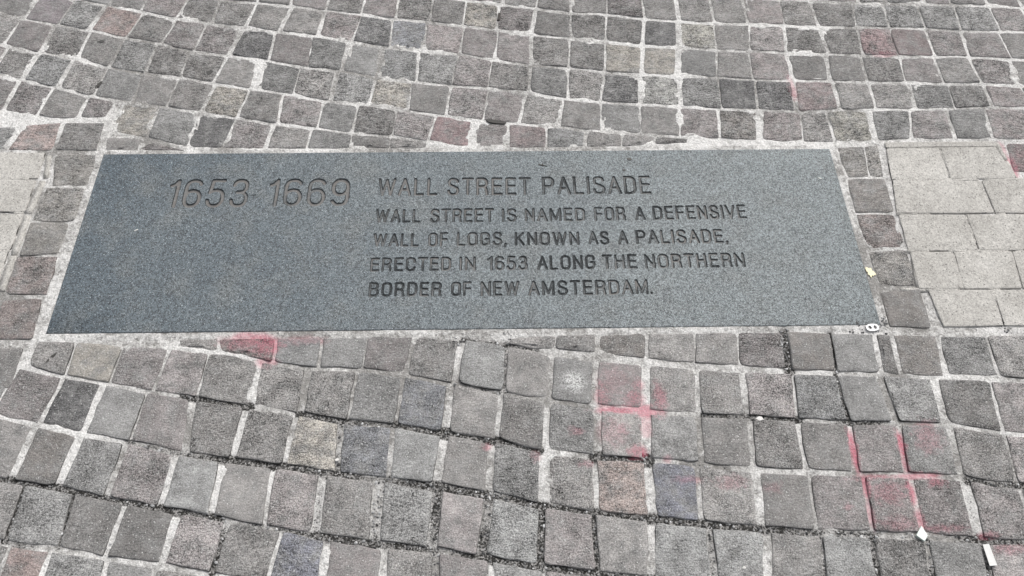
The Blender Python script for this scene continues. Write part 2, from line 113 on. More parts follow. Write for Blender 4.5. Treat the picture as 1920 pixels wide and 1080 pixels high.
[-23704,17840,-23057,17579,-22416,17320,-21384,13271,-21939,13403,-22497,13535],[-22308,17320,-21673,17064,-21044,16810,-20183,13009,-20733,13139,-21285,13270],[-20937,16810,-20314,16559,-19696,16309,-18993,12749,-19537,12878,-20084,13008],[-19590,16309,-18978,16062,-18372,15817,-17814,12492,-18353,12620,-18894,12749],
[-18267,15817,-17666,15574,-17071,15333,-16645,12237,-17179,12364,-17716,12491],[-16967,15333,-16377,15094,-15792,14858,-15488,11984,-16017,12110,-16548,12237],[-15689,14858,-15110,14623,-14536,14391,-14341,11734,-14864,11859,-15391,11984],[-14433,14390,-13864,14160,-13300,13931,-13204,11486,-13723,11610,-14244,11734],
[-13199,13931,-12640,13704,-12086,13480,-12078,11241,-12591,11363,-13107,11486],[-11985,13479,-11436,13257,-10891,13036,-10929,10863,-11456,11063,-11981,11240],[-10791,13035,-10252,12816,-9712,12577,-9791,10468,-10310,10665,-10833,10863],[-9613,12577,-9055,12220,-8505,11869,-8679,10118,-9183,10278,-9696,10468],
[-8407,11869,-7865,11522,-7331,11180,-7588,9801,-8085,9959,-8585,10118],[-7235,11180,-6708,10843,-6189,10511,-6517,9539,-7003,9662,-7494,9801],[-6094,10510,-5605,10352,-5119,10196,-5431,9317,-5926,9425,-6424,9538],[-5024,10195,-4525,10035,-4029,9875,-4337,9080,-4837,9200,-5338,9317],
[-3934,9875,-3458,9721,-2984,9568,-3253,8841,-3747,8960,-4244,9080],[-2891,9567,-2441,9505,-1993,9452,-2179,8617,-2668,8727,-3160,8841],[-1900,9451,-1382,9390,-866,9329,-1098,8363,-1591,8490,-2087,8616],[16595,7551,16993,7509,17395,7479,17578,6680,17158,6702,16737,6725],
[17487,7479,17889,7449,18291,7419,18481,6635,18075,6657,17668,6679],[18383,7419,18784,7389,19186,7361,19388,6601,18979,6615,18571,6634],[19278,7360,19684,7341,20089,7323,20297,6571,19888,6585,19478,6600],[20181,7322,20586,7303,20991,7284,21207,6542,20797,6556,20388,6570],
[21083,7283,21488,7264,21893,7246,22116,6512,21706,6527,21297,6541],[21985,7245,22390,7226,22795,7207,23025,6483,22615,6497,22206,6512],[22887,7206,23291,7188,23696,7169,23933,6453,23524,6468,23115,6482],[23788,7168,24192,7149,24596,7130,24842,6424,24433,6438,24024,6453],
[24688,7130,25093,7111,25497,7092,25751,6395,25342,6409,24933,6423],[-24009,13712,-23456,13581,-22905,13450,-23503,12622,-24061,12761,-24621,12901],[-22805,13450,-22257,13320,-21711,13191,-22300,12345,-22851,12483,-23406,12621],[-21612,13190,-21069,13061,-20529,12933,-21109,12071,-21654,12208,-22203,12345],
[-20430,12933,-19892,12805,-19357,12678,-19929,11800,-20469,11935,-21012,12071],[-19259,12678,-18726,12552,-18196,12426,-18761,11532,-19296,11665,-19833,11800],[-18098,12425,-17571,12300,-17046,12175,-17605,11266,-18134,11398,-18665,11531],[-16948,12175,-16425,12051,-15905,11927,-16460,11003,-16983,11134,-17509,11265],
[-15808,11927,-15291,11804,-14775,11682,-15326,10742,-15844,10872,-16365,11002],[-14679,11681,-14166,11559,-13655,11438,-14204,10484,-14716,10613,-15232,10742],[-13559,11437,-13051,11317,-12545,11196,-13049,10083,-13580,10293,-14109,10484],[-12449,11196,-11946,11076,-11430,10897,-11907,9669,-12429,9875,-12955,10083],
[-11334,10897,-10818,10702,-10305,10508,-10802,9332,-11301,9477,-11815,9669],[-10211,10507,-9702,10315,-9199,10129,-9624,9018,-10165,9174,-10710,9332],[-9105,10129,-8611,9972,-8121,9817,-8518,8688,-9027,8871,-9532,9018],[15759,6641,16216,6617,16672,6593,16793,5573,16335,5601,15876,5628],
[16761,6592,17217,6568,17673,6543,17785,5518,17333,5545,16881,5572],[17763,6543,18218,6518,18673,6494,18780,5472,18324,5490,17872,5517],[18763,6493,19221,6477,19680,6461,19778,5435,19323,5453,18867,5471],[19770,6460,20229,6444,20687,6428,20777,5399,20321,5417,19866,5435],
[20777,6427,21236,6411,21694,6395,21775,5363,21320,5380,20864,5398],[21784,6395,22243,6379,22701,6363,22773,5326,22318,5344,21863,5362],[22791,6362,23250,6346,23708,6330,23770,5290,23315,5308,22860,5326],[23798,6330,24256,6314,24715,6298,24768,5254,24313,5271,23858,5289],
[24805,6297,25263,6281,25722,6265,25765,5217,25310,5235,24855,5253],[-23125,12412,-22492,12256,-21863,12101,-22405,11492,-23045,11661,-23688,11832],[-21766,12101,-21141,11946,-20519,11793,-21044,11156,-21675,11323,-22310,11492],[-20423,11793,-19805,11640,-19190,11488,-19700,10825,-20323,10990,-20949,11156],
[-19094,11488,-18484,11337,-17876,11187,-18373,10497,-18988,10660,-19606,10824],[-17781,11187,-17177,11038,-16577,10889,-17062,10174,-17669,10335,-18279,10497],[-16482,10889,-15885,10741,-15292,10595,-15741,9778,-16366,10013,-16969,10173],[-15198,10594,-14608,10449,-14021,10304,-14399,9266,-15019,9518,-15648,9778],
[-13927,10303,-13316,10065,-12711,9830,-13115,8862,-13709,9063,-14307,9266],[-12618,9829,-12019,9596,-11425,9365,-11659,8422,-12338,8639,-13024,8861],[15615,5518,16073,5490,16530,5463,16499,4578,16024,4609,15550,4640],[16617,5462,17074,5434,17531,5407,17492,4517,17038,4547,16584,4577],
[17618,5406,18074,5379,18532,5357,18491,4470,18033,4489,17578,4517],[18620,5356,19080,5338,19540,5320,19492,4430,19034,4449,18576,4469],[19627,5319,20087,5301,20547,5283,20492,4390,20035,4410,19577,4429],[20634,5283,21094,5265,21553,5247,21492,4350,21035,4370,20578,4389],
[21641,5246,22100,5228,22560,5210,22492,4311,22035,4330,21578,4350],[22647,5209,23107,5192,23566,5174,23491,4271,23035,4290,22578,4310],[23654,5173,24113,5155,24572,5137,24490,4231,24034,4251,23577,4270],[-23191,11571,-22606,11416,-22025,11262,-21987,10020,-22553,10154,-23122,10287],
[-21930,11261,-21353,11108,-20779,10955,-20771,9756,-21331,9887,-21894,10020],[-20685,10954,-20114,10803,-19547,10652,-19568,9493,-20122,9624,-20679,9755],[-19453,10651,-18890,10501,-18330,10352,-18376,9234,-18925,9363,-19476,9493],[-18236,10352,-17679,10203,-17126,10056,-17197,8977,-17739,9105,-18285,9233],
[-17033,10055,-16483,9909,-15921,9722,-16029,8723,-16566,8849,-17106,8976],[-15828,9722,-15253,9483,-14683,9247,-14829,8345,-15388,8551,-15938,8722],[-14591,9246,-14036,9039,-13491,8854,-13562,7891,-14150,8123,-14739,8345],[15604,4518,16084,4486,16563,4455,16667,3837,16175,3854,15683,3871],
[16649,4454,17128,4423,17607,4391,17724,3804,17237,3820,16751,3836],[17692,4390,18174,4366,18657,4345,18786,3780,18297,3792,17808,3803],[18742,4344,19226,4324,19708,4303,19847,3755,19359,3767,18870,3779],[19794,4303,20277,4282,20759,4261,20910,3731,20421,3742,19932,3754],
[20845,4261,21327,4240,21810,4220,21972,3706,21483,3718,20994,3730],[21895,4219,22377,4199,22860,4178,23036,3682,22546,3693,22057,3705],[22945,4177,23427,4157,23909,4136,24099,3657,23610,3669,23120,3681],[-21806,9870,-21254,9740,-20704,9611,-20663,8406,-21206,8531,-21752,8656],
[-20612,9611,-20065,9482,-19521,9354,-19496,8159,-20033,8282,-20573,8406],[-19430,9354,-18889,9226,-18350,9100,-18340,7913,-18872,8035,-19407,8158],[-18259,9099,-17724,8973,-17191,8848,-17196,7670,-17722,7791,-18251,7913],[-17100,8847,-16570,8723,-16043,8598,-16062,7430,-16583,7549,-17107,7670],
[-15953,8598,-15416,8440,-14866,8238,-14924,7148,-15455,7310,-15974,7429],[-14777,8237,-14232,8034,-13686,7819,-13813,6782,-14322,6962,-14836,7148],[14484,3796,14964,3780,15445,3763,15315,2704,14831,2733,14348,2762],[15529,3762,16005,3746,16482,3729,16381,2645,15889,2674,15396,2704],
[16566,3729,17043,3712,17519,3696,17399,2594,16930,2616,16463,2644],[17603,3695,18082,3683,18561,3671,18422,2556,17951,2575,17481,2594],[18645,3671,19124,3659,19603,3647,19444,2518,18974,2537,18503,2556],[19687,3647,20166,3635,20646,3623,20466,2481,19995,2499,19525,2518],
[20730,3623,21209,3611,21689,3599,21487,2443,21017,2461,20547,2480],[21773,3598,22252,3587,22732,3575,22508,2405,22038,2423,21569,2442],[22816,3574,23296,3563,23776,3551,23529,2367,23059,2385,22590,2404],[-21500,8480,-20966,8358,-20433,8236,-20398,6950,-20911,7044,-21426,7138],
[-20344,8235,-19815,8114,-19288,7993,-19292,6762,-19801,6855,-20312,6949],[-19200,7993,-18675,7872,-18154,7753,-18193,6575,-18699,6668,-19206,6761],[-18066,7752,-17547,7633,-17030,7515,-17103,6390,-17604,6482,-18108,6575],[-16942,7514,-16429,7396,-15917,7279,-16021,6206,-16518,6298,-17018,6390],
[-15830,7279,-15321,7162,-14796,6992,-14946,6024,-15440,6115,-15936,6206],[-14709,6992,-14180,6802,-13658,6621,-13784,5728,-14324,5883,-14861,6023],[-20484,6862,-19982,6770,-19481,6678,-19425,5523,-19919,5611,-20415,5700],[-19395,6677,-18897,6586,-18400,6495,-18359,5346,-18849,5434,-19342,5522],
[-18314,6494,-17819,6403,-17326,6313,-17300,5171,-17787,5258,-18276,5345],[-17241,6312,-16750,6222,-16261,6132,-16249,4997,-16732,5083,-17217,5170],[-16175,6132,-15688,6042,-15202,5953,-15205,4824,-15685,4910,-16166,4996],[-15117,5952,-14631,5855,-14129,5710,-14163,4637,-14645,4737,-15122,4823],
[-14044,5710,-13546,5566,-13048,5414,-13083,4355,-13580,4495,-14081,4636],[-19497,4033,-19019,3996,-18541,3960,-18443,2674,-18894,2673,-19345,2672],[-18460,3959,-17983,3923,-17506,3887,-17462,2675,-17914,2674,-18365,2673],[-17425,3886,-16949,3850,-16473,3813,-16479,2675,-16932,2675,-17384,2674],
[-16392,3813,-15917,3776,-15442,3740,-15495,2676,-15948,2675,-16401,2675],[-15362,3740,-14887,3703,-14413,3667,-14509,2677,-14963,2676,-15417,2675],[-14333,3667,-13859,3629,-13379,3572,-13521,2678,-13976,2677,-14430,2676],[-13299,3571,-12820,3514,-12343,3463,-12482,2687,-12963,2682,-13443,2678],
[12315,-2805,12804,-2809,13292,-2815,13205,-3903,12720,-3872,12234,-3842],[13362,-2816,13850,-2822,14339,-2828,14211,-3961,13742,-3933,13273,-3903],[14408,-2829,14897,-2835,15386,-2841,15226,-3998,14753,-3980,14279,-3962],[15456,-2842,15946,-2848,16435,-2854,16241,-4035,15767,-4017,15294,-3999],
[16505,-2855,16995,-2861,17486,-2868,17255,-4071,16781,-4053,16308,-4036],[17556,-2869,18046,-2875,18537,-2881,18268,-4108,17795,-4090,17322,-4072],[18607,-2882,19098,-2888,19590,-2894,19282,-4144,18809,-4127,18336,-4109],[11992,-3948,12468,-3970,12944,-3992,12812,-5151,12344,-5113,11875,-5074],
[13011,-3993,13487,-4015,13962,-4037,13793,-5225,13335,-5190,12877,-5152],[14030,-4038,14506,-4057,14983,-4075,14782,-5276,14320,-5251,13858,-5225],[15050,-4076,15527,-4094,16003,-4112,15769,-5327,15308,-5302,14847,-5277],[16071,-4113,16547,-4131,17024,-4149,16755,-5379,16295,-5353,15834,-5328],
[17091,-4150,17567,-4168,18044,-4186,17740,-5430,17280,-5405,16820,-5380],[18111,-4186,18587,-4204,19063,-4222,18723,-5481,18264,-5456,17804,-5431],[11878,-5155,12356,-5195,12833,-5234,12763,-6179,12274,-6142,11784,-6105],[12897,-5235,13374,-5274,13852,-5307,13770,-6237,13295,-6214,12826,-6180],
[13917,-5308,14398,-5334,14878,-5361,14780,-6283,14306,-6260,13832,-6238],[14943,-5362,15423,-5388,15903,-5414,15789,-6329,15316,-6306,14842,-6284],[15968,-5415,16447,-5441,16926,-5467,16797,-6375,16324,-6353,15852,-6330],[16991,-5468,17470,-5494,17948,-5520,17804,-6421,17332,-6399,16860,-6376],
[-16270,-2282,-15801,-2345,-15334,-2407,-15185,-3525,-15642,-3466,-16100,-3406],[-15266,-2408,-14800,-2471,-14335,-2533,-14210,-3644,-14664,-3585,-15119,-3526],[-14268,-2534,-13804,-2596,-13342,-2658,-13240,-3762,-13691,-3704,-14144,-3645],[-13275,-2659,-12815,-2721,-12355,-2783,-12275,-3880,-12724,-3821,-13175,-3763],
[-12288,-2784,-11831,-2845,-11369,-2921,-11316,-3997,-11763,-3939,-12210,-3881],[-11302,-2921,-10835,-3019,-10369,-3117,-10343,-4170,-10798,-4078,-11251,-3997],[11823,-6196,12277,-6226,12731,-6256,12693,-7314,12235,-7272,11777,-7230],[12793,-6257,13247,-6286,13704,-6308,13643,-7365,13198,-7341,12753,-7315],
[13766,-6309,14222,-6331,14679,-6353,14592,-7413,14148,-7389,13703,-7366],[14741,-6354,15197,-6375,15653,-6397,15541,-7462,15097,-7438,14653,-7414],[15715,-6398,16170,-6420,16626,-6442,16488,-7510,16045,-7486,15601,-7463],[16688,-6443,17143,-6464,17598,-6486,17434,-7558,16991,-7535,16548,-7511],
[-15366,-3576,-14911,-3634,-14457,-3693,-14477,-4773,-14926,-4707,-15376,-4641],[-14392,-3694,-13939,-3753,-13488,-3811,-13522,-4904,-13967,-4839,-14414,-4774],[-13423,-3812,-12973,-3870,-12525,-3928,-12572,-5034,-13015,-4970,-13459,-4905],[-12460,-3929,-12013,-3987,-11567,-4045,-11630,-5164,-12069,-5100,-12510,-5035],
[-11502,-4046,-11056,-4105,-10601,-4197,-10693,-5293,-11130,-5229,-11567,-5165],[-10537,-4198,-10084,-4289,-9633,-4380,-9737,-5496,-10183,-5395,-10631,-5294],[10806,-7260,11268,-7292,11730,-7323,11659,-8237,11189,-8203,10719,-8169],[11790,-7324,12252,-7355,12712,-7386,12622,-8297,12169,-8270,11717,-8238],
[12772,-7387,13235,-7412,13698,-7437,13590,-8342,13135,-8320,12680,-8298],[13758,-7437,14221,-7462,14683,-7487,14556,-8388,14102,-8366,13648,-8343],[14743,-7488,15205,-7512,15666,-7537,15521,-8434,15068,-8411,14614,-8389],[15726,-7538,16187,-7563,16648,-7587,16485,-8479,16033,-8457,15579,-8435],
[16708,-7588,17168,-7613,17628,-7637,17449,-8525,16996,-8503,16544,-8480],[-14711,-4806,-14214,-4878,-13719,-4950,-13644,-6071,-14125,-6005,-14607,-5939],[-13656,-4950,-13163,-5022,-12672,-5093,-12626,-6203,-13104,-6137,-13583,-6072],[-12609,-5094,-12120,-5165,-11632,-5236,-11616,-6334,-12090,-6269,-12566,-6204],
[-11570,-5237,-11084,-5307,-10599,-5382,-10613,-6464,-11084,-6399,-11556,-6335],[-10537,-5383,-10040,-5495,-9547,-5606,-9600,-6641,-10081,-6539,-10553,-6465],[3486,-7751,3997,-7801,4507,-7851,4467,-8703,3938,-8660,3409,-8618],[4565,-7852,5045,-7895,5525,-7937,5483,-8780,5004,-8743,4523,-8704],
[5583,-7938,6051,-7963,6518,-7988,6475,-8828,6008,-8805,5540,-8781],[6577,-7988,7031,-8006,7485,-8022,7427,-8877,6980,-8852,6532,-8829],[7543,-8023,7995,-8046,8447,-8071,8382,-8946,7933,-8912,7484,-8878],[8505,-8072,9035,-8112,9562,-8156,9490,-9025,8965,-8986,8438,-8946],
[9620,-8156,10081,-8192,10542,-8225,10457,-9095,10002,-9060,9547,-9026],[10600,-8226,11069,-8260,11538,-8294,11467,-9167,10991,-9131,10514,-9096],[11596,-8294,12065,-8328,12535,-8357,12445,-9226,11982,-9202,11524,-9168],[12593,-8358,13065,-8381,13536,-8404,13425,-9274,12963,-9250,12501,-9227],
[13594,-8405,14066,-8428,14537,-8452,14404,-9322,13943,-9299,13481,-9275],[14595,-8453,15066,-8476,15536,-8499,15381,-9370,14921,-9347,14460,-9323],[15594,-8500,16064,-8523,16534,-8546,16357,-9418,15898,-9395,15437,-9371],[-14059,-6077,-13516,-6151,-12975,-6225,-12986,-7114,-13516,-7044,-14048,-6973],
[-12915,-6226,-12376,-6299,-11839,-6372,-11874,-7254,-12400,-7185,-12928,-7115],[-11779,-6373,-11244,-6445,-10711,-6518,-10771,-7394,-11293,-7325,-11816,-7255],[-10652,-6519,-10119,-6595,-9576,-6710,-9671,-7547,-10194,-7464,-10713,-7395],[-3582,-7700,-3096,-7774,-2611,-7849,-2614,-8690,-3107,-8615,-3602,-8542],
[-2554,-7850,-2072,-7922,-1592,-7993,-1597,-8830,-2076,-8761,-2558,-8691],[-1535,-7994,-1048,-8061,-563,-8127,-570,-8961,-1055,-8898,-1541,-8831],[-505,-8128,-27,-8201,450,-8274,449,-9106,-32,-9033,-515,-8962],[507,-8275,971,-8365,1434,-8455,1421,-9279,964,-9193,504,-9106],
[1490,-8456,1951,-8527,2409,-8595,2386,-9412,1932,-9348,1476,-9280],[2466,-8596,2949,-8641,3430,-8684,3403,-9499,2923,-9457,2441,-9413],[3487,-8685,3949,-8723,4411,-8760,4382,-9573,3920,-9536,3458,-9500],[4467,-8761,4928,-8798,5388,-8835,5357,-9645,4897,-9610,4437,-9574],
[5445,-8836,5906,-8861,6368,-8884,6335,-9691,5874,-9668,5412,-9645],[6425,-8885,6886,-8908,7347,-8932,7311,-9743,6851,-9715,6390,-9692],[7403,-8933,7870,-8968,8336,-9003,8298,-9813,7832,-9778,7366,-9744],[8393,-9004,8863,-9040,9332,-9075,9291,-9883,8822,-9848,8352,-9813],
[9388,-9076,9843,-9110,10297,-9144,10254,-9950,9800,-9917,9345,-9883],[10354,-9145,10807,-9179,11260,-9213,11205,-10018,10757,-9984,10308,-9951],[11316,-9214,11768,-9248,12222,-9275,12152,-10071,11704,-10049,11259,-10018],[12279,-9276,12734,-9299,13190,-9323,13102,-10118,12654,-10095,12207,-10072],
[13246,-9324,13701,-9347,14156,-9370,14050,-10164,13603,-10141,13156,-10118],[14212,-9371,14666,-9394,15120,-9418,14996,-10210,14550,-10187,14104,-10165],[15176,-9419,15630,-9442,16084,-9465,15942,-10256,15496,-10233,15051,-10211],
]
PAVERS = [
[10448,2689,13230,2697,13217,2539,10447,2531],[10447,2478,11754,2483,11721,1528,10315,1525],[11808,2482,13213,2486,13348,1511,11773,1527],[10328,1476,12473,1453,12479,484,10168,493],
[12525,1453,14597,1432,14612,461,12530,483],[10202,430,11757,429,11752,-578,10153,-574],[11808,428,14651,397,14566,-610,11802,-578],[10174,-634,11140,-630,11095,-1606,10099,-1594],
[11190,-630,12505,-631,12409,-1608,11143,-1607],[12554,-631,14548,-654,14517,-1633,12458,-1609],[10299,-1653,11730,-1656,11667,-2551,10374,-2562],[11778,-1656,14494,-1689,14359,-2585,11714,-2552],
[-12342,2580,-10462,2561,-10417,1771,-12334,1791],[-12376,1726,-10436,1706,-10424,763,-12364,784],[-12461,707,-10438,685,-10418,-310,-12470,-287],[-12449,-346,-10461,-368,-10434,-1404,-12422,-1380],
]
# open dirty joints: from, to, width, how dirty
DARK = [
[6857,-2649,6795,-3549,174,0.7],[7859,-2688,7786,-3613,58,0.8],[-3105,-2666,-3098,-3353,80,0.4],[856,-2921,797,-3960,68,0.5],[6858,-3629,6756,-4627,56,0.3],[7757,-3687,7785,-4710,67,0.8],[-8319,-2690,-8342,-3477,57,0.3],[-7310,-2810,-7374,-3657,56,0.4],
[-5452,-3001,-5511,-4008,56,0.2],[2699,-4368,2626,-5370,142,0.2],[6742,-4696,6699,-5730,87,0.3],[7790,-4779,7679,-5774,119,0.1],[8777,-4794,8657,-5821,98,0.4],[10874,-5049,10785,-6050,54,0.4],[-6556,-3893,-6667,-4925,55,0.3],[-2525,-4591,-2488,-5639,97,0.5],
[2558,-5430,2536,-6468,84,0.3],[6748,-5797,6657,-6896,52,0.4],[7799,-5845,7709,-6944,73,0.3],[8723,-5888,8638,-6996,84,0.3],[9774,-5963,9702,-7090,188,0.3],[10804,-6117,10807,-7175,73,0.3],[-2766,-5659,-2793,-6817,156,0.4],[-1667,-5812,-1665,-6989,217,0.6],
[-525,-5976,-589,-7111,185,0.6],[473,-6152,333,-7259,185,0.8],[1491,-6368,1402,-7452,112,1],[2451,-6517,2464,-7590,81,0.9],[4643,-6785,4593,-7796,121,0.6],[5718,-6889,5565,-7877,131,0.3],[6724,-6960,6619,-7931,50,0.6],[7694,-7003,7597,-7966,91,0.8],
[8690,-7060,8609,-8018,81,0.7],[9752,-7154,9639,-8099,90,0.8],[-8487,-5799,-8536,-6857,51,1],[-7492,-5975,-7515,-6997,51,0.8],[-6458,-6187,-6610,-7168,101,0.3],[-4475,-6561,-4588,-7504,90,0.6],[-1481,-7070,-1471,-7948,149,0.3],[-507,-7181,-498,-8074,119,0.8],
[-4195,-3234,-3340,-3381,56,0.35],[-3340,-3381,-2201,-3421,56,0.35],[-2201,-3421,-2054,-3445,56,0.35],[-79,-2743,856,-2883,69,0.7],[856,-2883,1535,-3015,68,0.7],[-263,-3786,-252,-3788,88,0.5],[-252,-3788,786,-3994,88,0.5],[786,-3994,950,-4029,88,0.5],
[4850,-4546,5718,-4577,98,0.85],[5718,-4577,6738,-4661,98,0.85],[6738,-4661,6791,-4665,98,0.85],[7434,-4717,7776,-4744,87,0.5],[7776,-4744,8732,-4757,87,0.5],[8732,-4757,8948,-4767,87,0.5],[-5830,-3988,-5526,-4040,76,0.7],[-5526,-4040,-5157,-4104,76,0.7],
[-5157,-4104,-4432,-4230,87,0.8],[-4432,-4230,-4377,-4239,87,0.8],[-3385,-4393,-3363,-4396,97,0.75],[-3363,-4396,-2397,-4582,97,0.75],[-2397,-4582,-1425,-4675,97,0.75],[-1425,-4675,-400,-4859,129,0.95],[-400,-4859,508,-5006,128,0.95],[508,-5006,582,-5019,96,0.9],
[582,-5019,1459,-5235,96,0.9],[2561,-5397,2581,-5400,148,1],[2581,-5400,3610,-5469,148,1],[4391,-5547,4620,-5570,105,0.6],[4620,-5570,5169,-5636,105,0.6],[9830,-5951,9968,-6011,105,0.8],[9968,-6011,10835,-6087,105,0.8],[10835,-6087,12727,-6214,104,0.8],
[-6693,-4951,-5569,-5209,95,0.6],[-5569,-5209,-4732,-5336,94,0.6],[-4732,-5336,-4625,-5353,104,0.7],[-4625,-5353,-3616,-5486,104,0.7],[-3616,-5486,-2611,-5653,104,0.7],[-2611,-5653,-2559,-5662,156,0.95],[-2559,-5662,-1492,-5804,156,0.95],[-1492,-5804,-526,-5945,155,0.95],
[-526,-5945,504,-6127,155,0.95],[504,-6127,1320,-6300,154,0.95],[1320,-6300,1493,-6337,92,0.8],[1493,-6337,2503,-6495,92,0.8],[2503,-6495,3539,-6619,91,0.8],[3539,-6619,3559,-6621,132,0.85],[3559,-6621,4557,-6747,132,0.85],[4557,-6747,5634,-6853,131,0.85],
[5634,-6853,6681,-6928,131,0.85],[6681,-6928,6731,-6930,131,0.85],[6731,-6930,7682,-6972,121,0.6],[7682,-6972,8649,-7026,121,0.6],[8649,-7026,9614,-7113,121,0.6],[9614,-7113,9713,-7121,121,0.85],[9713,-7121,10501,-7182,121,0.85],[10501,-7182,12268,-7316,121,0.85],
[-10081,-5451,-8980,-5686,93,0.8],[-8980,-5686,-8711,-5732,92,0.8],[-8711,-5732,-7802,-5881,92,0.8],[-7802,-5881,-6784,-6093,92,0.75],[-6784,-6093,-5780,-6292,91,0.75],[-5780,-6292,-4689,-6479,91,0.75],[-4689,-6479,-4532,-6518,90,0.75],[-4532,-6518,-4427,-6544,80,0.6],
[-4427,-6544,-3452,-6717,80,0.6],[-3452,-6717,-2688,-6867,80,0.6],[-2688,-6867,-1583,-7030,129,0.75],[-1583,-7030,-1483,-7041,129,0.75],[-1483,-7041,-568,-7142,99,0.85],[-568,-7142,353,-7291,99,0.85],[353,-7291,1382,-7478,99,0.85],[1382,-7478,2452,-7617,98,0.85],
[2452,-7617,3440,-7716,98,0.85],[3440,-7716,3518,-7723,98,0.85],[-8400,-6916,-8347,-6928,98,0.6],[-8347,-6928,-7992,-6969,98,0.6],[-8611,-6866,-8347,-6928,79,0.4],[-8347,-6928,-7486,-7028,79,0.4],[-7486,-7028,-6563,-7205,79,0.4],
]
# chalk: centre, half width, half depth, strength
PINK = [
[-4312,-2805,430,284,1.0],[-4775,-2735,511,234,0.7],[-4197,-3222,246,151,0.6],[-3473,-2726,568,116,0.35],[3176,-4403,600,105,0.9],[3686,-4434,240,164,0.9],[3472,-4172,242,214,0.65],[2798,-4068,176,358,0.55],
[3579,-3863,155,145,0.6],[3999,-4179,154,381,0.7],[3065,-3771,389,389,0.25],[2973,-4883,322,340,0.35],[3139,-4829,151,159,0.6],[3417,-5280,212,155,0.85],[2223,-4850,150,102,0.5],[3650,-4779,129,229,0.45],
[423,-5161,127,88,0.6],[1402,-5362,126,131,0.4],[2393,-5539,157,87,0.5],[7733,-5285,96,455,1],[7739,-5615,74,245,0.6],[8718,-5210,96,346,1],[9293,-5083,301,374,0.45],[8689,-5628,63,269,0.7],
[4346,-5888,312,85,0.4],[5171,-5953,353,160,0.4],[5983,-6070,207,128,0.25],[7956,-5887,419,77,0.6],[8855,-5868,524,89,0.8],[7809,-6097,94,270,0.9],[8653,-6214,93,302,1],[8187,-6207,394,237,0.5],
[9181,-6011,209,110,0.75],[7763,-6613,71,313,0.6],[8684,-6727,102,292,0.7],[8288,-6792,427,145,0.4],[9026,-6883,456,83,0.55],[9896,-7025,202,83,0.6],[10209,-7295,400,92,0.5],[7350,-6453,103,74,0.4],
[13402,1897,133,394,0.8],[13363,2450,108,294,0.5],[8499,4614,113,494,0.5],[11289,5854,365,107,0.4],[4002,-5453,95,99,0.5],
]
TINTS = [
[-11886,7892,"purple"],[-9892,7328,"pink"],[-8247,7934,"pink2"],[-2764,7830,"pink2"],[-7160,7704,"purple"],[-3899,7176,"pink2"],[-10806,3122,"pink"],[-436,3166,"red"],
[1473,3005,"red2"],[11243,6356,"red"],[12086,6350,"red2"],[8059,5369,"pink2"],[9046,4263,"red2"],[13609,2187,"red"],[-8472,3637,"beige"],[-6218,4264,"beige"],
[323,7364,"beige"],[6224,6671,"tan"],[-2036,4512,"beige"],[4063,5645,"beige"],[5072,5636,"beige"],[5019,4547,"pale"],[9764,3160,"tan"],[-7723,-3139,"beige"],
[-2979,-5135,"cream"],[-8190,-5226,"brown"],[3085,-6028,"salmon"],[4106,-6148,"blue"],[-804,-4079,"blue2"],[-2991,-7240,"blue"],[-1933,-5039,"blue2"],[-8185,-7304,"pink"],
[8236,-6415,"pink2"],[5172,6786,"dark"],[-1731,6730,"blue2"],[-2684,6737,"dark"],[-7937,-4218,"dark"],[3894,4518,"dark"],[-6720,3261,"dark"],[-9953,4166,"dark"],
[7121,4490,"dark"],[9712,6325,"dark"],[-2329,5797,"gray"],[7683,4486,"dark"],[2424,3175,"gray"],[14331,4467,"pink2"],[13910,3248,"pink2"],[6865,3368,"brown"],
[7744,3306,"pink2"],[-9631,-953,"red3"],[-9582,1994,"brown2"],[-9684,-2154,"red3"],[-9512,1020,"brown2"],[-9668,22,"brown2"],[9646,1057,"brown"],[9622,-42,"red3"],
[9617,-1007,"brown2"],[9676,-2125,"brown"],[9519,2141,"brown2"],[10050,2136,"brown2"],[-4576,-2928,"brown"],[-3617,-2941,"gray"],[7799,7645,"pink2"],[-11049,5170,"gray"],
[-8708,4381,"pink2"],[3543,-2840,"brown"],[7130,-3014,"brown"],[6890,-4183,"gray"],[7588,-3020,"brown"],[9713,-3238,"brown"],[955,-6713,"light"],[-5007,-5541,"light"],
[4352,-7351,"light"],[288,-3305,"light"],[5450,-7320,"light"],[-859,-5384,"light"],[7215,-7443,"light"],[-918,6512,"pink2"],[-5824,6236,"dark"],
]
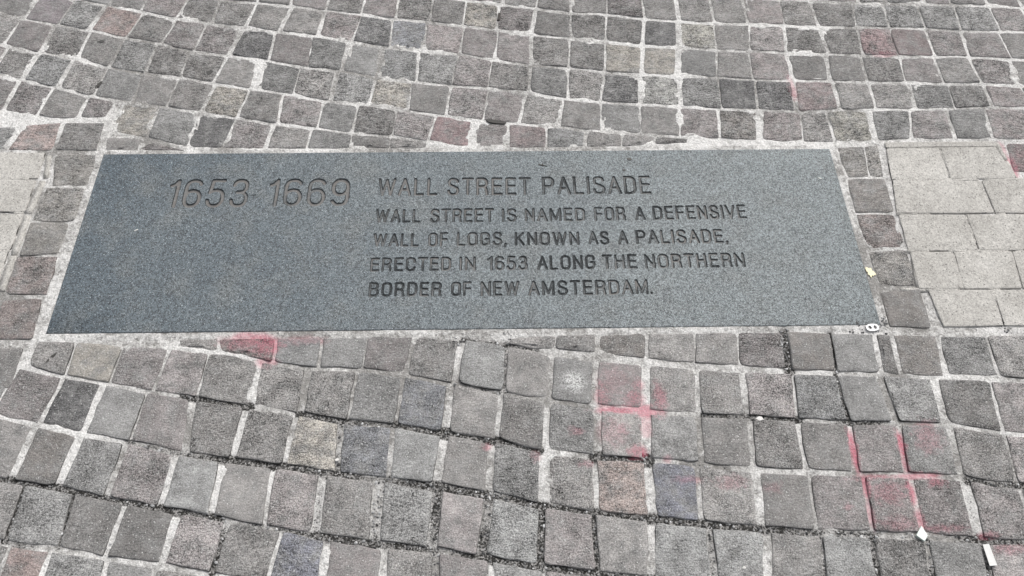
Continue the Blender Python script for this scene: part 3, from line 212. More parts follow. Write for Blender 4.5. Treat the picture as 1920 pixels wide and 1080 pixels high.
FILLS = [
[11765,413,11771,-324,64],[12512,468,12509,1403,1],[11784,2448,11757,1561,67],[12507,-660,12435,-1326,49],[11737,-1670,11729,-1946,60],[10963,461,10969,461,81],
[11159,-608,12445,-623,92],[10546,1506,12444,1487,103],[9696,-1618,11014,-1633,86],[10454,2504,13206,2504,108],[10454,2504,13192,2504,72],[10310,1509,11593,1496,86],
[11789,1494,12379,1488,87],[12575,1486,14610,1465,87],[10149,470,10963,461,81],[12529,444,12746,442,82],[10122,-596,10616,-602,76],[11061,-607,12383,-622,77],
[12606,-624,14551,-647,78],[10235,-1624,10894,-1632,72],[11686,-1641,11914,-1644,73],[11776,2465,11797,1778,67],[11165,-630,11131,-1607,74],[11791,413,11763,164,51],
[11766,-264,11765,-384,50],[-12581,1769,-10601,1748,87],[-10673,727,-10449,724,81],[-12475,746,-11233,733,83],[-12460,-316,-10434,-339,78],[10500,2478,10363,1508,107],
[10362,1459,10232,492,91],[10248,414,10186,-545,102],[10215,-664,10099,-1552,86],[10402,-1751,10460,-2510,167],[-10346,2475,-10212,1769,130],[-10260,1671,-10335,715,153],
[-10317,653,-10301,-458,149],[-10317,-486,-10294,-1406,144],[13272,2662,13312,2103,122],[13314,2069,13348,1511,107],
]
GRIT = [
[6749,-2791,40,0.01],[6775,-3074,30,0.008],[8518,-2604,30,0.012],[9013,-2492,40,0.008],[-339,-2855,12,0.006],[859,-2651,12,0.005],
[11681,-2683,25,0.02],[11425,-2575,14,0.02],[-170,-2793,20,0.006],[-6614,-6993,8,0.006],[-1684,-6301,10,0.008],
]
N_SEEN = 297
WORDS = [["1653", -7178, 837, -5248, 832, 1690], ["-", -5183, 1149, -5056, 1147, 1229], ["1669", -4798, 843, -2847, 838, 1682], ["WALL", -2187, 1133, -749, 1134, 1671], ["STREET", -519, 1132, 1499, 1126, 1670], ["PALISADE", 1767, 1124, 4397, 1128, 1679], ["WALL", -2182, 348, -1123, 337, 737], ["STREET", -898, 334, 612, 333, 738], ["IS", 787, 331, 1138, 343, 720], ["NAMED", 1325, 340, 2754, 340, 730], ["FOR", 2967, 338, 3709, 345, 744], ["A", 3935, 343, 4175, 356, 749], ["DEFENSIVE", 4351, 354, 6574, 376, 760], ["WALL", -2182, -330, -1130, -342, 44], ["OF", -922, -345, -458, -335, 45], ["LOGS,", -262, -337, 891, -335, 52], ["KNOWN", 1075, -338, 2574, -340, 37], ["AS", 2784, -327, 3264, -333, 49], ["A", 3474, -335, 3709, -323, 56], ["PALISADE,", 3882, -325, 6021, -319, 67], ["ERECTED", -2204, -1012, -369, -1005, -638], ["IN", -189, -1007, 184, -1011, -632], ["1653", 436, -1014, 1363, -1011, -625], ["ALONG", 1580, -1013, 2896, -1000, -623], ["THE", 3053, -1002, 3852, -997, -611], ["NORTHERN", 4021, -999, 6318, -983, -608], ["BORDER", -2190, -1668, -566, -1674, -1294], ["OF", -366, -1676, 94, -1668, -1302], ["NEW", 294, -1684, 1156, -1681, -1296], ["AMSTERDAM.", 1357, -1683, 4129, -1675, -1294]]
SCUFF = [2232,-3760]
PT = {"tab": [8792, -2581], "flake": [9111, -1173], "leaf": [-8725, -3088], "gum1": [-10045, 6518], "gum2": [-6912, 5313], "gum3": [-9715, 4905], "stick": [772, 7427], "dk": [671, 3480], "chip1": [5966, -4650], "chip2": [-2512, -5393], "pl1": [1801, 2031], "pl2": [3959, 2213], "pl3": [3795, 1859], "pl4": [8554, 1560], "pl5": [-7683, 195], "pl6": [4057, 434], "scuff": [2232, -3760], "mortarspot": [2363, -4334], "tw": [14613, 5703], "ch3": [5161, -7554]}
QD = {"shard": [8652, -6837, 8709, -7027, 8618, -7134, 8501, -7014], "strip": [9684, -7209, 9808, -7201, 9840, -7588, 9698, -7595]}

# ------------------------------------------------------------------ helpers
class NT:
    def __init__(s, tree): s.t = tree; s.n = tree.nodes; s.l = tree.links
    def add(s, typ, **kw):
        nd = s.n.new(typ)
        for k, v in kw.items(): setattr(nd, k, v)
        return nd
    def put(s, sock, v):
        if v is None: return
        if isinstance(v, bpy.types.NodeSocket): s.l.new(v, sock)
        else: sock.default_value = v
    def math(s, op, a, b=None, c=None, clamp=False):
        nd = s.add('ShaderNodeMath', operation=op, use_clamp=clamp)
        s.put(nd.inputs[0], a); s.put(nd.inputs[1], b)
        if c is not None: s.put(nd.inputs[2], c)
        return nd.outputs[0]
    def vmath(s, op, a, b=None):
        nd = s.add('ShaderNodeVectorMath', operation=op); s.put(nd.inputs[0], a)
        if b is not None: s.put(nd.inputs[1], b)
        return nd.outputs['Value'] if op in ('LENGTH', 'DISTANCE') else nd.outputs[0]
    def noise(s, vec, scale, detail=2, rough=0.5, dist=0.0):
        nd = s.add('ShaderNodeTexNoise'); s.put(nd.inputs['Vector'], vec)
        nd.inputs['Scale'].default_value = scale; nd.inputs['Detail'].default_value = detail
        nd.inputs['Roughness'].default_value = rough; nd.inputs['Distortion'].default_value = dist
        return nd.outputs[0]
    def voro(s, vec, scale, out='Distance'):
        nd = s.add('ShaderNodeTexVoronoi'); s.put(nd.inputs['Vector'], vec); nd.inputs['Scale'].default_value = scale
        return nd.outputs[out]
    def rng(s, v, a, b, c=0.0, d=1.0):
        nd = s.add('ShaderNodeMapRange'); nd.clamp = True
        for i, q in enumerate((v, a, b, c, d)): s.put(nd.inputs[i], q)
        return nd.outputs[0]
    def mix(s, f, a, b, mode='MIX'):
        nd = s.add('ShaderNodeMix', data_type='RGBA', blend_type=mode)
        s.put(nd.inputs[0], f); s.put(nd.inputs[6], a); s.put(nd.inputs[7], b)
        return nd.outputs[2]
    def gray(s, v):
        nd = s.add('ShaderNodeCombineColor')
        for i in range(3): s.put(nd.inputs[i], v)
        return nd.outputs[0]
def new_mat(name):
    m = bpy.data.materials.new(name); m.use_nodes = True
    t = NT(m.node_tree)
    b = m.node_tree.nodes['Principled BSDF']
    return m, t, b
def bump(t, b, h, dist, strength=1.0):
    nd = t.add('ShaderNodeBump'); nd.inputs['Strength'].default_value = strength
    nd.inputs['Distance'].default_value = dist; t.put(nd.inputs['Height'], h)
    t.l.new(nd.outputs[0], b.inputs['Normal'])
C4 = lambda r, g, b: (r, g, b, 1.0)

def tagit(o, label=None, cat=None, group=None, kind=None):
    if label: o['label'] = label
    if cat: o['category'] = cat
    if group: o['group'] = group
    if kind: o['kind'] = kind
    return o
def link(name, me, mat=None, parent=None):
    o = bpy.data.objects.new(name, me); COL.objects.link(o)
    if mat: me.materials.append(mat)
    if parent: o.parent = parent
    return o
def smooth(me):
    me.polygons.foreach_set('use_smooth', [True]*len(me.polygons))

# 2-D value noise in numpy, coordinates in metres
def vnoise(x, y, freq, seed, octaves=3):
    rs = np.random.RandomState(seed); out = 0; amp = 1; tot = 0
    for o in range(octaves):
        g = rs.rand(256, 256); f = freq*2**o
        xx = x*f+37.3; yy = y*f+71.7
        xi = np.floor(xx).astype(int); yi = np.floor(yy).astype(int)
        fx = xx-xi; fy = yy-yi; fx = fx*fx*(3-2*fx); fy = fy*fy*(3-2*fy)
        a = g[xi % 256, yi % 256]; b = g[(xi+1) % 256, yi % 256]; c = g[xi % 256, (yi+1) % 256]; d = g[(xi+1) % 256, (yi+1) % 256]
        out = out+amp*((a*(1-fx)+b*fx)*(1-fy)+(c*(1-fx)+d*fx)*fy); tot += amp; amp *= .5
    return out/tot

K = 1e-4
# ------------------------------------------------------------------ materials
def stone_material(name, chalk):
    m, t, b = new_mat(name)
    geo = t.add('ShaderNodeNewGeometry'); pos = geo.outputs['Position']
    oi = t.add('ShaderNodeObjectInfo')
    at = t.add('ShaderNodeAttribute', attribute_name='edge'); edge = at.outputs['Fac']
    rv = t.add('ShaderNodeCombineXYZ'); 
    t.put(rv.inputs[0], t.math('MULTIPLY', oi.outputs['Random'], 31.0)); t.put(rv.inputs[2], t.math('MULTIPLY', oi.outputs['Random'], 17.0))
    p = t.vmath('ADD', pos, rv.outputs[0])
    sepp = t.add('ShaderNodeSeparateXYZ'); t.put(sepp.inputs[0], pos)
    near = t.rng(sepp.outputs[1], 0.25, -0.35)                 # the newer, smoother setts lie towards the viewer
    # rough split face: anisotropic clefts, direction differs from sett to sett
    mp = t.add('ShaderNodeMapping', vector_type='POINT'); t.put(mp.inputs[0], p)
    cr = t.add('ShaderNodeCombineXYZ'); t.put(cr.inputs[2], t.math('MULTIPLY', oi.outputs['Random'], 6.28)); t.put(mp.inputs['Rotation'], cr.outputs[0])
    mp.inputs['Scale'].default_value = (1.0, 2.2, 1.0)
    cl = t.noise(mp.outputs[0], 95, 4, 0.62, 0.6)
    grain = t.noise(p, 330, 3, 0.68)
    fine = t.noise(p, 620, 2, 0.7)
    blot = t.noise(p, 26, 2, 0.5)
    v = t.math('ADD', t.math('MULTIPLY', t.rng(grain, 0.38, 0.64, -0.75, 1), 0.50), t.math('MULTIPLY', t.rng(fine, 0.38, 0.64, -0.65, 1), 0.52))
    v = t.math('ADD', v, t.math('MULTIPLY', t.rng(cl, 0.36, 0.64, -1, 1), t.rng(near, 0, 1, 0.42, 0.18)))
    v = t.math('ADD', v, t.math('MULTIPLY', t.rng(blot, 0.34, 0.66, -1, 1), 0.24))
    wn_ = t.add('ShaderNodeTexWhiteNoise', noise_dimensions='1D'); t.put(wn_.inputs['W'], t.math('MULTIPLY', oi.outputs['Random'], 91.7))
    coarse = t.rng(wn_.outputs[0], 0, 1, 0.55, 1.35)            # some faces are worn smooth, some are coarse
    v = t.math('MULTIPLY', v, coarse)
    grime = t.rng(t.noise(pos, 5.5, 4, 0.6), 0.35, 0.68, -0.13, 0.08)   # dirt and wear drift across the whole pavement
    v = t.math('ADD', v, grime)
    v = t.math('ADD', v, 1.0)
    col = t.mix(1.0, oi.outputs['Color'], t.gray(v), 'MULTIPLY')
    # tint drifts within a sett back towards grey
    col = t.mix(t.rng(t.noise(p, 38, 3, 0.6), 0.42, 0.66, 0, 0.8), col, t.mix(1.0, C4(0.202, 0.2, 0.195), t.gray(v), 'MULTIPLY'))
    # pale mineral specks
    sp = t.voro(p, 200); spn = t.noise(p, 140, 1)
    speck = t.math('MULTIPLY', t.rng(sp, 0.28, 0.14), t.rng(spn, 0.50, 0.60))
    speck = t.math('MULTIPLY', speck, t.rng(near, 0, 1, 0.6, 1.0))
    col = t.mix(speck, col, C4(0.56, 0.56, 0.55))
    dk = t.math('MULTIPLY', t.rng(t.voro(p, 170), 0.17, 0.08), t.rng(t.noise(p, 60, 1), 0.52, 0.62))
    col = t.mix(t.math('MULTIPLY', dk, 0.5), col, C4(0.05, 0.05, 0.05))
    # mortar film smeared on the rims, broken near-black bands along the rims
    en = t.noise(pos, 48, 3, 0.6); en2 = t.noise(pos, 21, 2, 0.5)
    film = t.math('MULTIPLY', t.rng(t.math('ADD', edge, t.math('MULTIPLY', t.math('SUBTRACT', en, 0.5), 1.6)), 0.62, 0.95), t.rng(en2, 0.40, 0.58))
    film = t.math('MULTIPLY', film, t.rng(near, 0.0, 1.0, 0.9, 0.55))
    col = t.mix(film, col, C4(0.47, 0.46, 0.445))
    dirt_and_dark = t.math('MULTIPLY', t.rng(t.math('ADD', edge, t.math('MULTIPLY', t.math('SUBTRACT', grain, 0.5), 0.9)), 0.66, 0.86), t.rng(t.noise(pos, 15, 2, 0.5), t.rng(near, 0, 1, 0.60, 0.38), t.rng(near, 0, 1, 0.70, 0.50)))
    col = t.mix(t.math('MULTIPLY', dirt_and_dark, 0.92), col, C4(0.03, 0.029, 0.027))
    if chalk:
        # pink marking chalk rubbed on the paving, each blot an ellipse on the ground with a ragged rim
        wob = t.noise(pos, 75, 4, 0.65)
        acc = None
        for x, y, rx, ry, s in PINK:
            d = t.vmath('SUBTRACT', pos, (x*K, y*K, 0)); d = t.vmath('MULTIPLY', d, (1/(rx*K), 1/(ry*K), 0))
            a = t.rng(t.math('ADD', t.vmath('LENGTH', d), t.math('MULTIPLY', wob, 2.8)), 2.6, 1.75, 0, s)
            acc = a if acc is None else t.math('MAXIMUM', acc, a)
        grit = t.rng(t.math('ADD', grain, t.math('MULTIPLY', fine, 0.4)), 0.56, 0.82, 0.15, 1.0)
        col = t.mix(t.math('MULTIPLY', t.math('MULTIPLY', acc, grit), 0.68), col, C4(0.50, 0.12, 0.18))
        d = t.vmath('SUBTRACT', pos, (SCUFF[0]*K, SCUFF[1]*K, 0)); d = t.vmath('MULTIPLY', d, (1/0.034, 1/0.032, 0))
        sm = t.rng(t.vmath('LENGTH', d), 1.0, 0.4)
        sn = t.rng(t.noise(p, 190, 3, 0.6, 1.5), 0.47, 0.55)
        col = t.mix(t.math('MULTIPLY', sm, sn), col, C4(0.6, 0.6, 0.59))
    t.l.new(col, b.inputs['Base Color'])
    b.inputs['Roughness'].default_value = 0.78; b.inputs['Specular IOR Level'].default_value = 0.35
    h = t.math('ADD', t.math('MULTIPLY', cl, 1.0), t.math('MULTIPLY', grain, 0.55))
    h = t.math('ADD', h, t.math('MULTIPLY', fine, 0.2))
    bump(t, b, t.math('MULTIPLY', h, coarse), 0.0038, 1.0)
    return m
M_STONE = stone_material('sett_stone', False); M_CHALK = stone_material('sett_stone_with_chalk', True)

def mortar_material():
    m, t, b = new_mat('mortar_bed')
    geo = t.add('ShaderNodeNewGeometry'); pos = geo.outputs['Position']
    dirt_and_dark = t.add('ShaderNodeAttribute', attribute_name='dirt_and_dark').outputs['Fac']
    white = t.add('ShaderNodeAttribute', attribute_name='white').outputs['Fac']
    pink = t.add('ShaderNodeAttribute', attribute_name='pink').outputs['Fac']
    g = t.noise(pos, 300, 3, 0.65); f = t.noise(pos, 750, 2, 0.6); md = t.noise(pos, 70, 3, 0.6)
    m2 = t.noise(pos, 105, 4, 0.7, 1.2)
    w = t.math('ADD', white, t.math('ADD', t.math('MULTIPLY', t.math('SUBTRACT', md, 0.5), 1.6), t.math('MULTIPLY', t.math('SUBTRACT', m2, 0.5), 2.6)), clamp=True)
    col = t.mix(w, C4(0.25, 0.242, 0.23), C4(0.66, 0.65, 0.635))
    v = t.math('ADD', 1.0, t.math('ADD', t.math('MULTIPLY', t.rng(g, 0.34, 0.66, -1, 1), 0.22), t.math('MULTIPLY', t.rng(f, 0.3, 0.7, -1, 1), 0.18)))
    col = t.mix(1.0, col, t.gray(v), 'MULTIPLY')
    pit = t.math('MULTIPLY', t.rng(t.voro(pos, 210), 0.20, 0.08), t.rng(t.noise(pos, 50, 2), 0.50, 0.60))
    col = t.mix(pit, col, C4(0.09, 0.088, 0.085))
    # packed dirt with sand grains
    sand = t.voro(pos, 330, 'Color'); ss = t.add('ShaderNodeSeparateColor'); t.put(ss.inputs[0], sand)
    soil = t.mix(t.rng(ss.outputs[0], 0.40, 1.0), C4(0.028, 0.027, 0.025), C4(0.34, 0.33, 0.32))
    dm = t.rng(t.math('ADD', dirt_and_dark, t.math('MULTIPLY', t.math('SUBTRACT', g, 0.5), 0.9)), 0.38, 0.55)
    col = t.mix(dm, col, soil)
    pk = t.math('MULTIPLY', pink, t.rng(g, 0.3, 0.6, 0.45, 1.0))
    col = t.mix(t.math('MULTIPLY', pk, 0.8), col, C4(0.56, 0.14, 0.20))
    t.l.new(col, b.inputs['Base Color']); b.inputs['Roughness'].default_value = 0.9; b.inputs['Specular IOR Level'].default_value = 0.2
    h = t.math('ADD', t.math('ADD', t.math('MULTIPLY', g, 0.7), t.math('MULTIPLY', m2, 0.9)), t.math('MULTIPLY', md, 1.6))
    bump(t, b, h, 0.003, 1.0)
    return m
M_MORTAR = mortar_material()

def paver_material():
    m, t, b = new_mat('worn_concrete')
    geo = t.add('ShaderNodeNewGeometry'); pos = geo.outputs['Position']; oi = t.add('ShaderNodeObjectInfo')
    big = t.noise(pos, 9, 5, 0.7); g = t.noise(pos, 260, 3, 0.7); f = t.noise(pos, 700, 2, 0.7); md = t.noise(pos, 55, 3, 0.6)
    col = t.mix(t.rng(big, 0.3, 0.7), C4(0.345, 0.332, 0.308), C4(0.49, 0.475, 0.447))
    v = t.math('ADD', 1.0, t.math('ADD', t.math('MULTIPLY', t.rng(g, 0.36, 0.64, -1, 1), 0.24), t.math('MULTIPLY', t.rng(f, 0.36, 0.64, -1, 1), 0.22)))
    v = t.math('ADD', v, t.math('MULTIPLY', t.rng(md, 0.3, 0.7, -1, 1), 0.08))
    v = t.math('ADD', v, t.math('MULTIPLY', t.math('SUBTRACT', oi.outputs['Random'], 0.5), 0.08))
    col = t.mix(1.0, col, t.gray(v), 'MULTIPLY')
    pit = t.math('MULTIPLY', t.rng(t.voro(pos, 170), 0.27, 0.14), t.rng(t.noise(pos, 120, 2), 0.46, 0.55))
    col = t.mix(t.math('MULTIPLY', pit, 0.85), col, C4(0.08, 0.078, 0.075))
    edge = t.add('ShaderNodeAttribute', attribute_name='edge').outputs['Fac']
    dm = t.math('MULTIPLY', t.rng(t.math('ADD', edge, t.math('MULTIPLY', t.math('SUBTRACT', g, 0.5), 1.0)), 0.75, 0.9), t.rng(t.noise(pos, 17, 2), 0.54, 0.62))
    col = t.mix(dm, col, C4(0.05, 0.048, 0.045))
    t.l.new(col, b.inputs['Base Color']); b.inputs['Roughness'].default_value = 0.85; b.inputs['Specular IOR Level'].default_value = 0.25
    bump(t, b, t.math('ADD', t.math('MULTIPLY', md, 1.2), t.math('SUBTRACT', t.math('MULTIPLY', g, 0.6), t.math('MULTIPLY', pit, 0.7))), 0.0016, 0.9)
    return m
M_PAVER = paver_material()

def plaque_material(name):
    m, t, b = new_mat(name)
    geo = t.add('ShaderNodeNewGeometry'); pos = geo.outputs['Position']
    g = t.noise(pos, 250, 3, 0.72); f = t.noise(pos, 560, 2, 0.7); md = t.noise(pos, 9, 4, 0.65); lg = t.noise(pos, 3.4, 2, 0.5)
    xg = t.add('ShaderNodeSeparateXYZ'); t.put(xg.inputs[0], pos)
    # sky reflection painted in: darker stone at the left end, paler towards the right
    sky_sheen = t.rng(t.math('ADD', xg.outputs[0], t.math('MULTIPLY', lg, 1.1)), -0.45, 1.15)
    col = t.mix(sky_sheen, C4(0.080, 0.099, 0.114), C4(0.164, 0.184, 0.190))
    col = t.mix(t.rng(md, 0.48, 0.66, 0, 0.65), col, C4(0.142, 0.152, 0.152))
    st = t.noise(pos, 26, 4, 0.7, 0.8)
    col = t.mix(t.rng(st, 0.56, 0.70, 0, 0.5), col, C4(0.075, 0.085, 0.095))
    v = t.math('ADD', 1.0, t.math('ADD', t.math('MULTIPLY', t.rng(g, 0.38, 0.62, -1, 1), 0.52), t.math('MULTIPLY', t.rng(f, 0.36, 0.64, -1, 1), 0.65)))
    col = t.mix(1.0, col, t.gray(v), 'MULTIPLY')
    sp = t.math('MULTIPLY', t.rng(t.voro(pos, 250), 0.28, 0.16), t.rng(t.noise(pos, 150, 1), 0.46, 0.58))
    col = t.mix(t.math('MULTIPLY', sp, 0.8), col, C4(0.50, 0.54, 0.56))
    gum = t.math('MULTIPLY', t.rng(t.voro(pos, 34), 0.13, 0.08), t.rng(t.noise(pos, 12, 1), 0.56, 0.62))
    col = t.mix(t.math('MULTIPLY', gum, 0.6), col, C4(0.05, 0.055, 0.06))
    # shade painted dark into the groove walls, dust on their floors
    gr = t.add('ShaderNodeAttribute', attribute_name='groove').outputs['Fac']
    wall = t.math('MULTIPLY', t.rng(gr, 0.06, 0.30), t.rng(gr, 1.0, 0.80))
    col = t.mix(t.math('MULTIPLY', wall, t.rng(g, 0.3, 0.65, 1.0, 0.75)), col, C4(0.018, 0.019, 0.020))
    col = t.mix(t.math('MULTIPLY', t.rng(gr, 0.82, 1.02), t.rng(g, 0.3, 0.7, 0.9, 0.55)), col, C4(0.185, 0.170, 0.158))
    t.l.new(col, b.inputs['Base Color'])
    t.put(b.inputs['Roughness'], t.rng(gr, 0.0, 0.3, 0.62, 0.9)); b.inputs['Specular IOR Level'].default_value = 0.4
    bump(t, b, t.math('ADD', g, t.math('MULTIPLY', f, 0.5)), 0.0012, 0.9)
    return m
M_PLAQUE = plaque_material('blue_grey_granite')

def plain(name, c, rough=0.7, metal=0.0, var=0.2, scale=300, bd=0.0004):
    m, t, b = new_mat(name)
    geo = t.add('ShaderNodeNewGeometry'); pos = geo.outputs['Position']
    g = t.noise(pos, scale, 3, 0.6)
    t.l.new(t.mix(1.0, C4(*c), t.gray(t.rng(g, 0.3, 0.7, 1-var, 1+var)), 'MULTIPLY'), b.inputs['Base Color'])
    b.inputs['Roughness'].default_value = rough; b.inputs['Metallic'].default_value = metal
    bump(t, b, g, bd)
    return m

# ------------------------------------------------------------------ the pavement: mortar bed
X0, X1, Y0, Y1, ST = -2.2, 2.5, -1.45, 1.55, 0.0055
nx = int((X1-X0)/ST)+1; ny = int((Y1-Y0)/ST)+1
gx, gy = np.meshgrid(np.linspace(X0, X1, nx), np.linspace(Y0, Y1, ny))
gx = gx.ravel(); gy = gy.ravel()
def segd(px, py, ax, ay, bx, by):
    dx, dy = bx-ax, by-ay; L2 = dx*dx+dy*dy+1e-12
    q = np.clip(((px-ax)*dx+(py-ay)*dy)/L2, 0, 1)
    return np.hypot(px-ax-q*dx, py-ay-q*dy)
dirt_and_dark = np.zeros_like(gx)
n1 = vnoise(gx, gy, 30, 1); n2 = vnoise(gx, gy, 12, 2); n3 = vnoise(gx, gy, 4, 3, 2)
for ax, ay, bx, by, w, s in DARK:
    ax *= K; ay *= K; bx *= K; by *= K; w = w*K
    mrg = w+0.03
    sel = (gx > min(ax, bx)-mrg) & (gx < max(ax, bx)+mrg) & (gy > min(ay, by)-mrg) & (gy < max(ay, by)+mrg)
    d = segd(gx[sel], gy[sel], ax, ay, bx, by)
    val = np.clip(1.25-d/(w*0.85+0.005), 0, 1)*s*(0.15+1.6*n2[sel])
    dirt_and_dark[sel] = np.maximum(dirt_and_dark[sel], val)
dirt_and_dark = np.clip(dirt_and_dark, 0, 1)
nearf = np.clip((0.25-gy)/0.6, 0, 1)
white = np.clip(0.60+(n2-0.5)*1.9+(n3-0.5)*0.9+0.06*nearf, 0, 1)
# strips of fresh mortar beside the plaque
dp = np.maximum(np.abs(gx)-0.9, np.abs(gy)-0.25)
under = (np.abs(gx) < 0.893) & (np.abs(gy) < 0.243)
strip = (dp < 0.016) & (dp > -0.02)
white[strip] = np.clip(0.52+(n2[strip]-0.5)*1.8, 0, 1)
brd = (np.abs(gx) > 0.912) & (np.abs(gx) < 1.10) & (np.abs(gy) < 0.29); white[brd] = np.clip(white[brd]-0.28, 0, 1)
ls = (gx < -0.895) & (gx > -0.945) & (np.abs(gy) < 0.27); white[ls] = np.clip(0.62+(n1[ls]-0.5)*1.0, 0, 1)
pink = np.zeros_like(gx)
for x, y, rx, ry, s in PINK:
    d = np.hypot((gx-x*K)/(rx*K), (gy-y*K)/(ry*K))
    pink = np.maximum(pink, s*np.clip((1.45-d-n1*0.7)/0.5, 0, 1))
z = -0.0020-0.0006*nearf+(n1-0.5)*0.0040+(n2-0.5)*0.0016-dirt_and_dark*0.0036
# next to the pale pavers and the plaque strips the bed is flush
pz = np.zeros_like(gx, dtype=bool)
for q in (((0.905, 0.215), (1.33, 0.235), (1.52, 0.10), (1.9, -0.26), (0.99, -0.26)),):
    inside = np.ones_like(gx, dtype=bool)
    for (ax, ay), (bx, by) in zip(q, q[1:]+q[:1]): inside &= ((bx-ax)*(gy-ay)-(by-ay)*(gx-ax)) < 0
    pz |= inside
z[strip] = -0.0006+(n1[strip]-0.5)*0.0016-dirt_and_dark[strip]*0.006
z[under] = -0.015
inner = np.zeros_like(gx, dtype=bool)
for s_ in SETTS:
    q = [(s_[i]*K, s_[i+1]*K) for i in range(0, 12, 2)]; cx = sum(a[0] for a in q)/6; cy = sum(a[1] for a in q)/6
    q = [(a+(cx-a)/max(abs(cx-a), 1e-6)*min(0.010, abs(cx-a)*.5), b+(cy-b)/max(abs(cy-b), 1e-6)*min(0.010, abs(cy-b)*.5)) for a, b in q]
    i0 = max(0, int((min(a[0] for a in q)-X0)/ST)); i1 = int((max(a[0] for a in q)-X0)/ST)+2
    j0 = max(0, int((min(a[1] for a in q)-Y0)/ST)); j1 = int((max(a[1] for a in q)-Y0)/ST)+2
    sel = (np.arange(j0, min(j1, ny))[:, None]*nx+np.arange(i0, min(i1, nx))[None, :]).ravel()
    if not len(sel): continue
    px, py = gx[sel], gy[sel]; c_ = np.zeros(len(sel), dtype=bool)
    for k in range(6):
        x1, y1 = q[k]; x2, y2 = q[(k+1) % 6]
        if y1 == y2: continue
        c_ ^= ((y1 > py) != (y2 > py)) & (px < (x2-x1)*(py-y1)/(y2-y1)+x1)
    inner[sel[c_]] = True
z[inner] = -0.009
me = bpy.data.meshes.new('mortar_bed')
me.vertices.add(nx*ny); me.vertices.foreach_set('co', np.stack([gx, gy, z], 1).ravel())
ii = np.arange(nx*ny).reshape(ny, nx)
quads = np.stack([ii[:-1, :-1], ii[:-1, 1:], ii[1:, 1:], ii[1:, :-1]], -1).reshape(-1, 4)
me.loops.add(quads.size); me.loops.foreach_set('vertex_index', quads.ravel())
me.polygons.add(len(quads)); me.polygons.foreach_set('loop_start', np.arange(0, quads.size, 4)); me.polygons.foreach_set('loop_total', np.full(len(quads), 4))
me.update(calc_edges=True); smooth(me)
for nm, arr in (('dirt_and_dark', dirt_and_dark), ('white', white), ('pink', pink)):
    a = me.attributes.new(nm, 'FLOAT', 'POINT'); a.data.foreach_set('value', arr.astype(np.float32))
PAVE = tagit(link('pavement', me, M_MORTAR), kind='structure')
# the ground beyond
me = bpy.data.meshes.new('ground'); g_ = 120.0
me.from_pydata([(-g_, -g_, -0.03), (g_, -g_, -0.03), (g_, g_, -0.03), (-g_, g_, -0.03)], [], [(0, 1, 2, 3)])
me.attributes.new('white', 'FLOAT', 'POINT').data.foreach_set('value', [0.5]*4)
tagit(link('ground', me, M_MORTAR), kind='structure')

# ------------------------------------------------------------------ setts
def rounded(pts, corners, seg, rad, jit, rs, swell=0.0):
    """closed outline through pts; listed corners are cut by small arcs of uneven radius, sides sampled every seg metres, rim made uneven"""
    n = len(pts); out = []
    for i in range(n):
        p = pts[i]; q = pts[(i+1) % n]; o_ = pts[i-1]
        if i in corners:
            la = np.linalg.norm(o_-p); lb = np.linalg.norm(q-p); r = min(rad*(0.45+1.7*rs.rand()**2.5), la*0.33, lb*0.33)
            s_ = p+(o_-p)/la*r; e_ = p+(q-p)/lb*r; k_ = p*0.62+(s_+e_)*0.19
            out += [s_, 0.25*s_+0.25*p+0.5*k_, k_*0.9+0.05*(s_+e_), 0.25*e_+0.25*p+0.5*k_, e_]; st = e_
        else: out.append(p); st = p
        nxt = (i+1) % n
        en = q
        if nxt in corners:
            lb = np.linalg.norm(q-st); en = q+(st-q)/lb*min(rad, lb*0.3)
        L = np.linalg.norm(en-st); k = max(1, int(round(L/seg)))
        for j in range(1, k): out.append(st+(en-st)*(j/k))
    P = np.array(out)
    N = len(P); c = P.mean(0)
    r = rs.randn(N); r = 0.6*r+0.3*(np.roll(r, 1)+np.roll(r, -1))
    d = P-c; d /= np.linalg.norm(d, axis=1)[:, None]
    return P+d*(r*jit+swell)[:, None]
def block(P, depth, lift, rings, rs, rough, tilt):
    """P: N x 2 outline. rings: (inset metres, z) from rim inwards. returns verts, faces, edge values"""
    N = len(P); c = P.mean(0); V = []; E = []; F = []
    size = np.linalg.norm(P-c, axis=1).mean()
    def zt(q): return lift+tilt[0]*(q[0]-c[0])+tilt[1]*(q[1]-c[1])
    for q in P: V.append((q[0], q[1], -depth)); E.append(1.0)
    for ri, (ins, dz) in enumerate(rings):
        for q in P:
            d = c-q; L = np.linalg.norm(d); k = min(ins/L, 0.9) if ins < 1 else ins-1
            w = q+d*k
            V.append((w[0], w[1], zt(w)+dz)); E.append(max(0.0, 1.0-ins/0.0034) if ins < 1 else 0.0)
    V.append((c[0], c[1], zt(c)+rings[-1][1])); E.append(0.0)
    VA = np.array(V); nz = (vnoise(VA[:, 0], VA[:, 1], 42, 31, 3)-0.5)*rough*5.0; nz[:N] = 0; VA[:, 2] += nz; V = [tuple(q) for q in VA]
    R = len(rings)+1
    for r in range(R-1):
        for i in range(N):
            j = (i+1) % N
            F.append((r*N+i, r*N+j, (r+1)*N+j, (r+1)*N+i))
    for i in range(N): F.append(((R-1)*N+i, (R-1)*N+(i+1) % N, R*N))
    return V, F, E
def mesh_from(name, V, F, E):
    me = bpy.data.meshes.new(name); me.from_pydata(V, [], F); smooth(me)
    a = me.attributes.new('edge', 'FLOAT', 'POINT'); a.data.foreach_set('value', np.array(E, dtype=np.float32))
    return me
